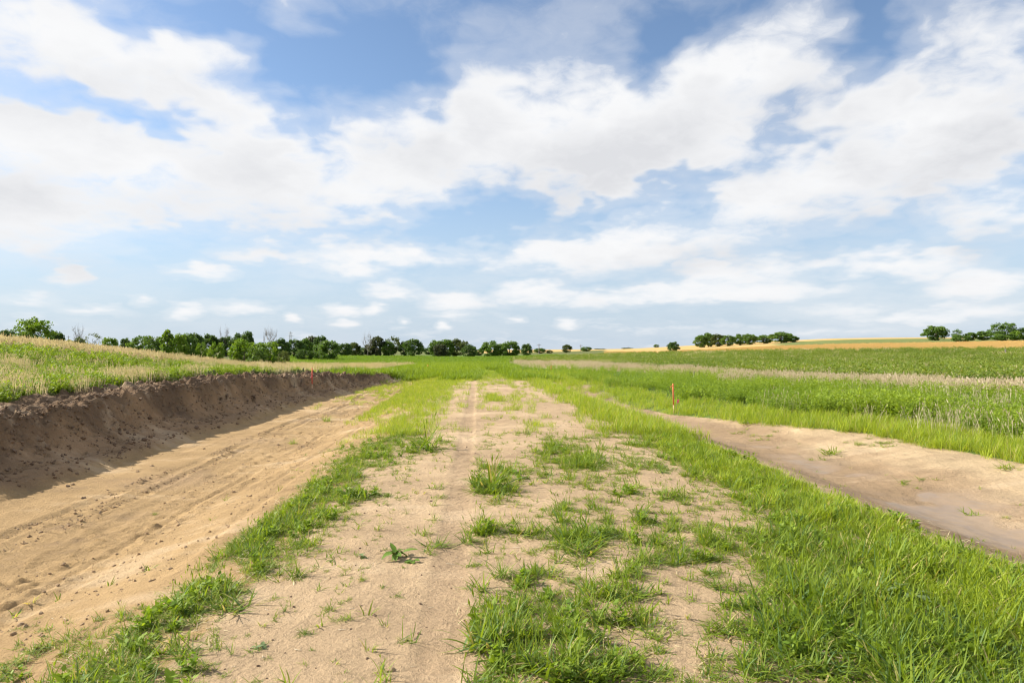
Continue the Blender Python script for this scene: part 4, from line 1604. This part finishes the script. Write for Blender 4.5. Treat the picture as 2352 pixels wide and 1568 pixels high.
stake(717, 896, 845, 'red', 'red survey stake with a pink ribbon on the rim of the earth bank', (.62, .09, -1))
stake(1547, 950, 882, 'orange', 'orange survey stake with a ribbon at its top beside the right ditch', (.93, .16, -1), lean=-.02)
stake(1266, 856, 840, 'orange', 'short orange stake beside the road just before it turns', None)
stake(983, 849, 838, 'orange', 'small orange stake out in the bright green meadow', None)
stake(834, 842, 836, 'orange', 'tiny orange stake near the dark hollow in the far meadow', None)
stake(2304, 817, 808, 'orange', 'orange stake beside the wooden post near the wheat', None)
# loose ribbon on a wire flag next to the orange stake
x, y = hit(1553, 938)
e = empty('marker_flag', (x, y, tz(x, y)))
mb = MB(); mb.tube([(0, 0, -.05), (.01, 0, .15), (.03, 0, .30)], .003, 5)
link('wire', mb.mesh('wire', M['steel']), e)
mb = MB()
mb.add([(.02, 0, .16), (.075, -.012, .20), (.10, 0, .31), (.035, .006, .30)], [(0, 1, 2, 3)])
mb.add([(.02, .006, .16), (.035, .012, .30), (.10, .006, .31), (.075, -.006, .20)], [(0, 1, 2, 3)])
link('flag', mb.mesh('flag', M['pink']), e)
tag(e, 'small pink marker flag just right of the orange survey stake', 'flag')

# ------------------------------------------------------------------ fence posts and poles
def fence_post(u, v_base, v_top, material, label, group=None, wpx=2.6):
    x, y = hit(u, v_base)
    z = tz(x, y)
    h = (v_base - v_top) / F * y
    r = max(.05, wpx / 2 / F * y)
    mb = MB()
    mb.tube([(0, 0, -.3), (.01, 0, h * .5), (.015, .0, h - .03), (.015, 0, h)], [r, r * .96, r * .92, r * .7], 9)
    o = link('fence_post', mb.mesh('fence_post', M[material], True))
    o.location = (x, y, z)
    tag(o, label, 'fence post', group)


fence_post(1585, 868, 853, 'post', 'dark fence post, left one of three in the pale grass', 'fence posts in the pale grass')
fence_post(1594, 867, 853, 'grey_wood', 'grey fence post, middle one of three in the pale grass', 'fence posts in the pale grass', 2)
fence_post(1605, 868, 853, 'post', 'dark fence post, right one of three in the pale grass', 'fence posts in the pale grass')
fence_post(2309, 818, 802, 'grey_wood', 'short wooden post in the weeds below the wheat', None, 3)


def upole(u, v_top, Y, label):
    x = (u - UC) / F * Y
    z = tz(x, Y)
    h = CAM_H - (v_top - VH) / F * Y - z
    e = empty('utility_pole', (x, Y, z))
    mb = MB(); mb.tube([(0, 0, -1), (0, 0, h * .5), (0, 0, h)], [.20, .17, .13], 8)
    link('pole', mb.mesh('pole', M['grey_wood'], True), e)
    mb = MB(); mb.box((0, 0, h - .6), (2.2, .12, .14))
    link('crossarm', mb.mesh('crossarm', M['grey_wood']), e)
    for dx in (-.95, -.4, .4, .95):
        mb = MB(); mb.tube([(dx, 0, h - .54), (dx, 0, h - .44), (dx, 0, h - .36)], [.03, .06, .04], 6)
        link('insulator', mb.mesh('insulator', M['steel']), e)
    tag(e, label, 'utility pole', 'utility poles beyond the trees')


upole(1238, 789, 330, 'thin utility pole right of the round dark trees')
upole(1334, 791, 380, 'thin utility pole between the two small roadside trees')
upole(157, 771, 420, 'thin distant pole above the tan slope beside the lone open tree')
upole(1443, 796, 900, 'faintest distant pole at the left end of the wheat')

x0, Y0 = (667 - UC) / F * 700, 700
z0 = tz(x0, Y0)
h = CAM_H - (762 - VH) / F * Y0 - z0
e = empty('lattice_tower', (x0, Y0, z0))
w0, w1 = 2.0, .45
for sx, sy in ((-1, -1), (1, -1), (1, 1), (-1, 1)):
    mb = MB(); mb.tube([(sx * w0, sy * w0, -1), (sx * w1, sy * w1, h)], .10, 5)
    link('leg', mb.mesh('leg', M['steel']), e)
mb = MB()
n = 9
for i in range(n):
    a, b = i / n, (i + 1) / n
    wa, wb = w0 + (w1 - w0) * a, w0 + (w1 - w0) * b
    for (p, q) in (((-1, -1), (1, -1)), ((1, -1), (1, 1)), ((1, 1), (-1, 1)), ((-1, 1), (-1, -1))):
        mb.tube([(p[0] * wa, p[1] * wa, h * a), (q[0] * wb, q[1] * wb, h * b)], .06, 4)
        mb.tube([(p[0] * wb, p[1] * wb, h * b), (q[0] * wb, q[1] * wb, h * b)], .06, 4)
link('bracing', mb.mesh('bracing', M['steel']), e)
mb = MB()
mb.box((0, 0, h * .80), (6.0, .3, .3)); mb.box((0, 0, h * .93), (4.4, .3, .3))
link('crossarm', mb.mesh('crossarm', M['steel']), e)
tag(e, 'steel lattice tower showing above the left tree line', 'tower')

# ------------------------------------------------------------------ trees
TREES = {}


def limb_tree(seed, spread_, levels=2, n=6, th=.028, low=.25, straight=False):
    """trunk with limbs, height 1; returns mesh builder and limb ends"""
    r = np.random.default_rng(seed)
    mb = MB()
    lean = r.normal(0, .03, 2)
    top = .62
    tp = [np.array([lean[0] * f, lean[1] * f, f]) for f in (-.06, 0, .15, .3, .45, top)]
    mb.tube(tp, [th * 1.35, th * 1.2, th, th * .85, th * .6, th * .25], 7)
    ends = [tp[-1]]
    for i in range(n):
        f = low + (top - low) * (i + r.random()) / n
        a = i * 2.4 + r.uniform(-.5, .5)
        root = np.array([lean[0] * f, lean[1] * f, f])
        ln = spread_ * r.uniform(.55, 1.0) * (1 - .35 * f)
        tip = root + np.array([math.cos(a) * ln, math.sin(a) * ln, ln * r.uniform(.35, .9)])
        mid = (root + tip) / 2 + r.normal(0, .02, 3) - np.array([0, 0, .03])
        mb.tube([root, mid, tip], [th * .5, th * .33, th * .12], 5)
        ends.append(tip)
        if levels > 1:
            for k in range(2):
                b = a + r.uniform(-.9, .9)
                t2 = mid + np.array([math.cos(b), math.sin(b), r.uniform(.4, 1.0)]) * ln * .5
                mb.tube([mid, (mid + t2) / 2 + r.normal(0, .01, 3), t2], [th * .28, th * .2, th * .08], 4)
                ends.append(t2)
    return mb, ends


def crown(seed, shape, npuff, nleaf, leaf, holes=.0):
    """leaf faces grouped in puffs spread through the crown's volume"""
    r = np.random.default_rng(seed)
    cz, rx, rz, bottom = shape
    V, Fc, B = [], [], []
    base = 0
    for i in range(npuff):
        while True:
            p = r.uniform(-1, 1, 3)
            d = np.linalg.norm(p)
            if .25 < d < 1:
                break
        p = p / d * d ** .45
        tape = 1.0
        if bottom == 'cone':
            tape = np.clip(1.05 - (p[2] + 1) / 2 * .85, .12, 1)
        c = np.array([p[0] * rx * tape, p[1] * rx * tape, cz + p[2] * rz])
        pr = rx * r.uniform(.22, .42) * (0.6 + .4 * tape)
        tone = r.uniform(.1, .9)
        m = int(nleaf * r.uniform(.6, 1.3))
        q = r.normal(0, 1, (m, 3))
        q /= np.linalg.norm(q, axis=1)[:, None]
        q *= (r.random(m) ** .4)[:, None]
        pos = c + q * pr * np.array([1, 1, .75])
        nrm = q + r.normal(0, .6, (m, 3))
        nrm /= np.linalg.norm(nrm, axis=1)[:, None]
        t1 = np.cross(nrm, r.normal(0, 1, (m, 3)))
        t1 /= np.linalg.norm(t1, axis=1)[:, None]
        t2 = np.cross(nrm, t1)
        ls = leaf * r.uniform(.6, 1.3, (m, 1))
        v = np.stack([pos - t1 * ls, pos + t2 * ls * .55, pos + t1 * ls, pos - t2 * ls * .55], 1).reshape(-1, 3)
        v[:, 2] = np.maximum(v[:, 2], .01)
        V.append(v)
        Fc.append(np.arange(m * 4).reshape(m, 4) + base)
        B.append(np.repeat(np.clip(tone + r.normal(0, .2, m), 0, 1), 4))
        base += m * 4
    return np.concatenate(V), np.concatenate(Fc), np.concatenate(B).astype(np.float32)


SHAPES = {
    # centre height, half width, half height, profile; puffs, leaves per puff, leaf size, limbs spread, trunk thickness
    'round': ((.53, .42, .47, ''), 64, 60, .046, .40, .030),
    'open': ((.58, .46, .42, ''), 38, 50, .042, .48, .024),
    'shrub': ((.46, .50, .48, ''), 54, 56, .050, .42, .020),
    'cone': ((.50, .34, .50, 'cone'), 46, 54, .046, .30, .026),
    'dry': ((.52, .44, .42, ''), 16, 30, .028, .46, .020),
}
TRUNK, CROWN = {}, {}
for k, (shp, npf, nl, lf, spd, th) in SHAPES.items():
    for vv in range(3):
        mb, ends = limb_tree(hash(k) % 97 + vv * 11 if False else {'round': 3, 'open': 17, 'shrub': 29, 'cone': 41, 'dry': 53}[k] + vv * 5, spd, 2, 7, th, .12 if k in ('shrub', 'dry') else .25)
        TRUNK[(k, vv)] = mb.mesh('trunk_' + k, M['bark'], True)
        CROWN[(k, vv)] = crown({'round': 103, 'open': 117, 'shrub': 129, 'cone': 141, 'dry': 153}[k] + vv * 7, shp, npf, nl, lf)
_cm = {}


def crown_mesh(k, vv, colr):
    key = (k, vv, colr)
    if key not in _cm:
        v, f, b = CROWN[(k, vv)]
        _cm[key] = new_mesh('crown_%s_%s' % (k, colr), v, f, M['leaf_' + colr], False, {'bt': ('FLOAT', b)})
    return _cm[key]


BARE = []
for vv in range(2):
    mb, ends = limb_tree(70 + vv, .42, 2, 10, .020, .2)
    r = np.random.default_rng(90 + vv)
    for e_ in ends:
        for k in range(4):
            dvec = r.normal(0, .09, 3) + np.array([0, 0, .13])
            mb.tube([e_, e_ + dvec * .5 + r.normal(0, .01, 3), e_ + dvec], [.004, .003, .0015], 4)
    BARE.append(mb.mesh('bare_branches', M['dead'], True))


def tree(u, vtop, hw, Y, kind, colr, label, group=None, name=None):
    x = (u - UC) / F * Y
    z = tz(x, Y)
    h = CAM_H - (vtop - VH) / F * Y - z
    w = hw / F * Y
    vv = int(rng.integers(0, 3))
    if kind == 'bare':
        o = link(name or 'dead_tree', BARE[int(rng.integers(0, 2))])
        o.location = (x, Y, z)
        o.scale = (w / .42, w / .42, h / .80)
        o.rotation_euler = (0, 0, rng.uniform(0, 6))
        tag(o, label, 'dead tree', group)
        return
    e = empty(name or ('shrub' if kind in ('shrub', 'dry') else 'tree'), (x, Y, z), rng.uniform(0, 6))
    t_ = link('trunk', TRUNK[(kind, vv)], e)
    c_ = link('crown', crown_mesh(kind, vv, colr), e)
    rx = SHAPES[kind][0][1] * 1.16
    for o in (t_, c_):
        o.scale = (w / rx, w / rx, h / 1.06)
    tag(e, label, 'shrub' if kind in ('shrub', 'dry') else 'tree', group)


GL = 'trees of the left tree line'
GB = 'bright bushes in front of the left tree line'
GM = 'trees in the middle distance'
GR = 'trees along the wheat field'
GF = 'trees at the right edge'
TL = [
    (18, 757, 20, 130, 'round', 'dark', 'dark tree top at the far left edge above the tan slope', None),
    (-30, 752, 30, 130, 'round', 'mid', 'mid green tree cut by the left picture edge', None),
    (40, 768, 10, 120, 'shrub', 'mid', 'small bush between the left edge tree and the lone open tree', None),
    (78, 727, 44, 110, 'open', 'bright', 'lone airy yellow green tree rising highest at the far left', None),
    (62, 745, 22, 108, 'open', 'bright', 'lower bough like young tree at the foot of the lone open tree', None),
    (131, 761, 17, 150, 'round', 'dark', 'small dark tree right of the lone open tree', None),
    (160, 778, 16, 115, 'shrub', 'bright', 'low bright bush right of the small dark tree', None),
    (180, 757, 14, 140, 'bare', '', 'thin bare tree behind the straggly dry shrub', None),
    (182, 772, 18, 120, 'shrub', 'olive', 'olive bush left of the straggly dry shrub', None),
    (213, 760, 24, 52, 'dry', 'olive', 'straggly olive shrub standing on the tan slope crest', None),
    (213, 785, 16, 40, 'dry', 'dry', 'dry tan bush in the grass below the straggly shrub', None),
    (252, 770, 18, 90, 'shrub', 'bright', 'rounded bright green bush on the crest, alone right of the dry shrub', None),
    (288, 775, 12, 200, 'round', 'dark', 'small far dark tree just left of the green thicket', None),
    (322, 768, 26, 120, 'shrub', 'mid', 'leftmost bush of the green thicket', None),
    (352, 766, 24, 115, 'shrub', 'mid', 'green bush left of the pointed tree', GB),
    (384, 746, 24, 100, 'cone', 'bright', 'pointed bright green tree sticking out of the thicket', None),
    (405, 762, 26, 108, 'shrub', 'bright', 'bright bush leaning on the pointed tree', None),
    (430, 766, 24, 125, 'round', 'mid', 'green tree right of the pointed tree', None),
    (446, 763, 20, 140, 'round', 'dark', 'dark tree behind the thicket right of the pointed tree', None),
    (482, 767, 24, 150, 'round', 'dark', 'broad dark tree in the gap between thicket and bright bushes', None),
    (463, 784, 14, 100, 'shrub', 'bright', 'small yellow green bush below the broad dark tree', GB),
    (497, 782, 19, 90, 'shrub', 'bright', 'yellow green bush right of the thicket', GB),
    (516, 762, 14, 150, 'bare', '', 'bare dead tree left of the big bright bushes', None),
    (520, 771, 20, 150, 'round', 'dark', 'dark tree below the bare dead one', GL),
    (550, 766, 24, 140, 'round', 'dark', 'dark tree behind the big bright bushes', GL),
    (568, 760, 16, 150, 'round', 'dark', 'taller dark tree top over the big bright bushes', None),
    (562, 773, 34, 75, 'shrub', 'bright', 'big bright yellow green bush, left of the pair', None),
    (612, 778, 30, 72, 'shrub', 'bright', 'big bright yellow green bush, right of the pair', None),
    (590, 790, 24, 68, 'shrub', 'mid', 'lower green bush between the big bright pair', None),
    (621, 761, 17, 150, 'bare', '', 'bare grey tree above the right big bright bush', None),
    (645, 777, 22, 140, 'round', 'dark', 'dark tree left of the lattice tower', GL),
    (652, 803, 16, 62, 'open', 'olive', 'thin olive shrub at the end of the bright bushes', None),
    (676, 778, 24, 150, 'round', 'dark', 'dark tree under the lattice tower', GL),
    (700, 778, 22, 160, 'round', 'mid', 'green tree right of the lattice tower', GL),
    (716, 772, 24, 170, 'round', 'grey', 'greyish tree with a broken top in the left tree line', None),
    (737, 771, 18, 165, 'round', 'dark', 'dark flat topped tree in the left tree line', None),
    (756, 781, 26, 120, 'round', 'mid', 'nearer rounded green tree at the end of the left tree line', None),
    (735, 790, 20, 125, 'round', 'mid', 'shorter green tree beside the nearer rounded one', None),
    (700, 800, 22, 120, 'shrub', 'dark', 'low dark thicket bush under the left tree line', GL),
    (792, 788, 18, 200, 'round', 'dark', 'low dark tree right of the nearer rounded one', None),
    (812, 786, 16, 210, 'round', 'olive', 'low olive tree left of the grey bare tree', None),
    (828, 795, 14, 215, 'shrub', 'dark', 'dark bush left of the grey bare tree', None),
    (845, 773, 13, 205, 'bare', '', 'grey bare tree left of the tall dark pair', None),
    (850, 788, 16, 212, 'shrub', 'grey', 'grey brush under the grey bare tree', None),
    (866, 772, 20, 210, 'round', 'grey', 'tall greyish dark tree in the middle cluster', None),
    (905, 773, 22, 215, 'open', 'olive', 'pale olive airy tree in the middle cluster', None),
    (890, 783, 20, 212, 'round', 'mid', 'green tree between the grey and the olive ones', None),
    (928, 784, 14, 214, 'round', 'dark', 'dark tree right of the airy olive one', None),
    (950, 777, 24, 206, 'round', 'dark', 'dark round tree with visible grey trunk left of the gap', None),
    (985, 798, 14, 320, 'round', 'dark', 'far dark bush seen in the gap', None),
    (1002, 780, 20, 240, 'round', 'mid', 'first tree right of the gap', None),
    (1024, 779, 20, 250, 'round', 'mid', 'second tree right of the gap', None),
    (1048, 778, 20, 255, 'round', 'olive', 'third tree right of the gap, a little paler', None),
    (1012, 790, 18, 232, 'round', 'grey', 'darker greyish tree in front of the first trees right of the gap', None),
    (1066, 780, 12, 250, 'open', 'olive', 'slim pale tree behind the round dark tree', None),
    (1078, 791, 18, 228, 'round', 'dark', 'round dark tree at the end of the cluster right of the gap', None),
    (1100, 800, 12, 300, 'shrub', 'dark', 'low bush left of the two big round trees', None),
    (1128, 783, 26, 222, 'round', 'mid', 'left of the two big round green trees near the centre', None),
    (1150, 788, 16, 230, 'round', 'mid', 'smaller tree between the two big round trees', None),
    (1172, 783, 24, 220, 'round', 'mid', 'right of the two big round green trees near the centre', None),
    (1210, 788, 14, 216, 'round', 'dark', 'narrow dark tree right of the two big round trees', None),
    (1240, 799, 15, 340, 'round', 'mid', 'small far tree behind the first utility pole', None),
    (1262, 803, 9, 340, 'shrub', 'olive', 'small far bush right of the first utility pole', None),
    (1302, 791, 12, 330, 'round', 'olive', 'small lone rounded tree left of the second utility pole', None),
    (1347, 795, 13, 360, 'shrub', 'mid', 'low lone tree right of the second utility pole', None),
    (1378, 800, 14, 700, 'shrub', 'dark', 'faint far bushy tree on the skyline', None),
    (1440, 798, 14, 800, 'shrub', 'dark', 'faint low bush on the skyline left of the wheat rise', None),
    (1508, 790, 7, 420, 'shrub', 'mid', 'very small bush on the wheat skyline', None),
    (1547, 784, 15, 190, 'round', 'dark', 'lone dark tree standing in front of the wheat strip', None),
    (1610, 769, 17, 300, 'round', 'mid', 'leftmost tree of the row on the wheat rise', None),
    (1627, 764, 19, 310, 'round', 'mid', 'second tree from the left in the wheat rise row', None),
    (1648, 766, 17, 305, 'round', 'olive', 'third tree from the left in the wheat rise row', None),
    (1672, 769, 18, 300, 'round', 'mid', 'low dark gap tree in the wheat rise row', None),
    (1700, 767, 19, 305, 'round', 'mid', 'middle tree of the wheat rise row', None),
    (1722, 766, 17, 300, 'round', 'mid', 'tree just right of the middle in the wheat rise row', None),
    (1755, 769, 20, 305, 'round', 'mid', 'tree left of the largest one in the wheat rise row', None),
    (1795, 762, 27, 295, 'round', 'mid', 'largest rounded tree of the wheat rise row', None),
    (1820, 771, 15, 298, 'round', 'mid', 'rightmost tree of the wheat rise row', None),
    (1864, 783, 22, 900, 'shrub', 'dark', 'far flat grove on the skyline right of the wheat rise row', None),
    (2148, 747, 29, 260, 'round', 'mid', 'broad lone tree on the upper wheat hill', None),
    (2200, 756, 13, 250, 'open', 'mid', 'thin tree right of the broad lone tree', None),
    (2207, 767, 20, 232, 'shrub', 'mid', 'low spreading bush in front of the thin tree', None),
    (2229, 763, 14, 250, 'round', 'mid', 'small tree right of the low spreading bush', None),
    (2260, 760, 18, 250, 'round', 'mid', 'rounded tree left of the two tallest at the right', None),
    (2290, 742, 19, 245, 'open', 'mid', 'left of the two tallest trees at the right edge', None),
    (2314, 738, 20, 245, 'open', 'mid', 'right of the two tallest trees at the right edge', None),
    (2305, 764, 26, 238, 'shrub', 'mid', 'bush below the two tallest trees at the right edge', None),
    (2332, 758, 16, 240, 'shrub', 'bright', 'brighter bush right of the two tallest trees', None),
    (2352, 752, 20, 245, 'round', 'mid', 'tree cut by the right picture edge', None),
]
for a in TL:
    tree(*a)

# brush pile of pulled roots at the end of the bank
x, y = hit(905, 882)
mb = MB()
r = np.random.default_rng(8)
for i in range(46):
    a = r.uniform(0, 6.28)
    p = r.normal(0, .22, 3) * np.array([1.2, 1, .4])
    d = np.array([math.cos(a), math.sin(a), r.uniform(.1, 1.0)]) * r.uniform(.15, .4)
    mb.tube([p, p + d * .5 + r.normal(0, .04, 3), p + d], [.010, .008, .003], 4)
o = link('root_heap', mb.mesh('root_heap', M['dead']))
o.location = (x, y, tz(x, y) + .05)
tag(o, 'tangle of pale uprooted roots at the far end of the earth bank', 'roots')
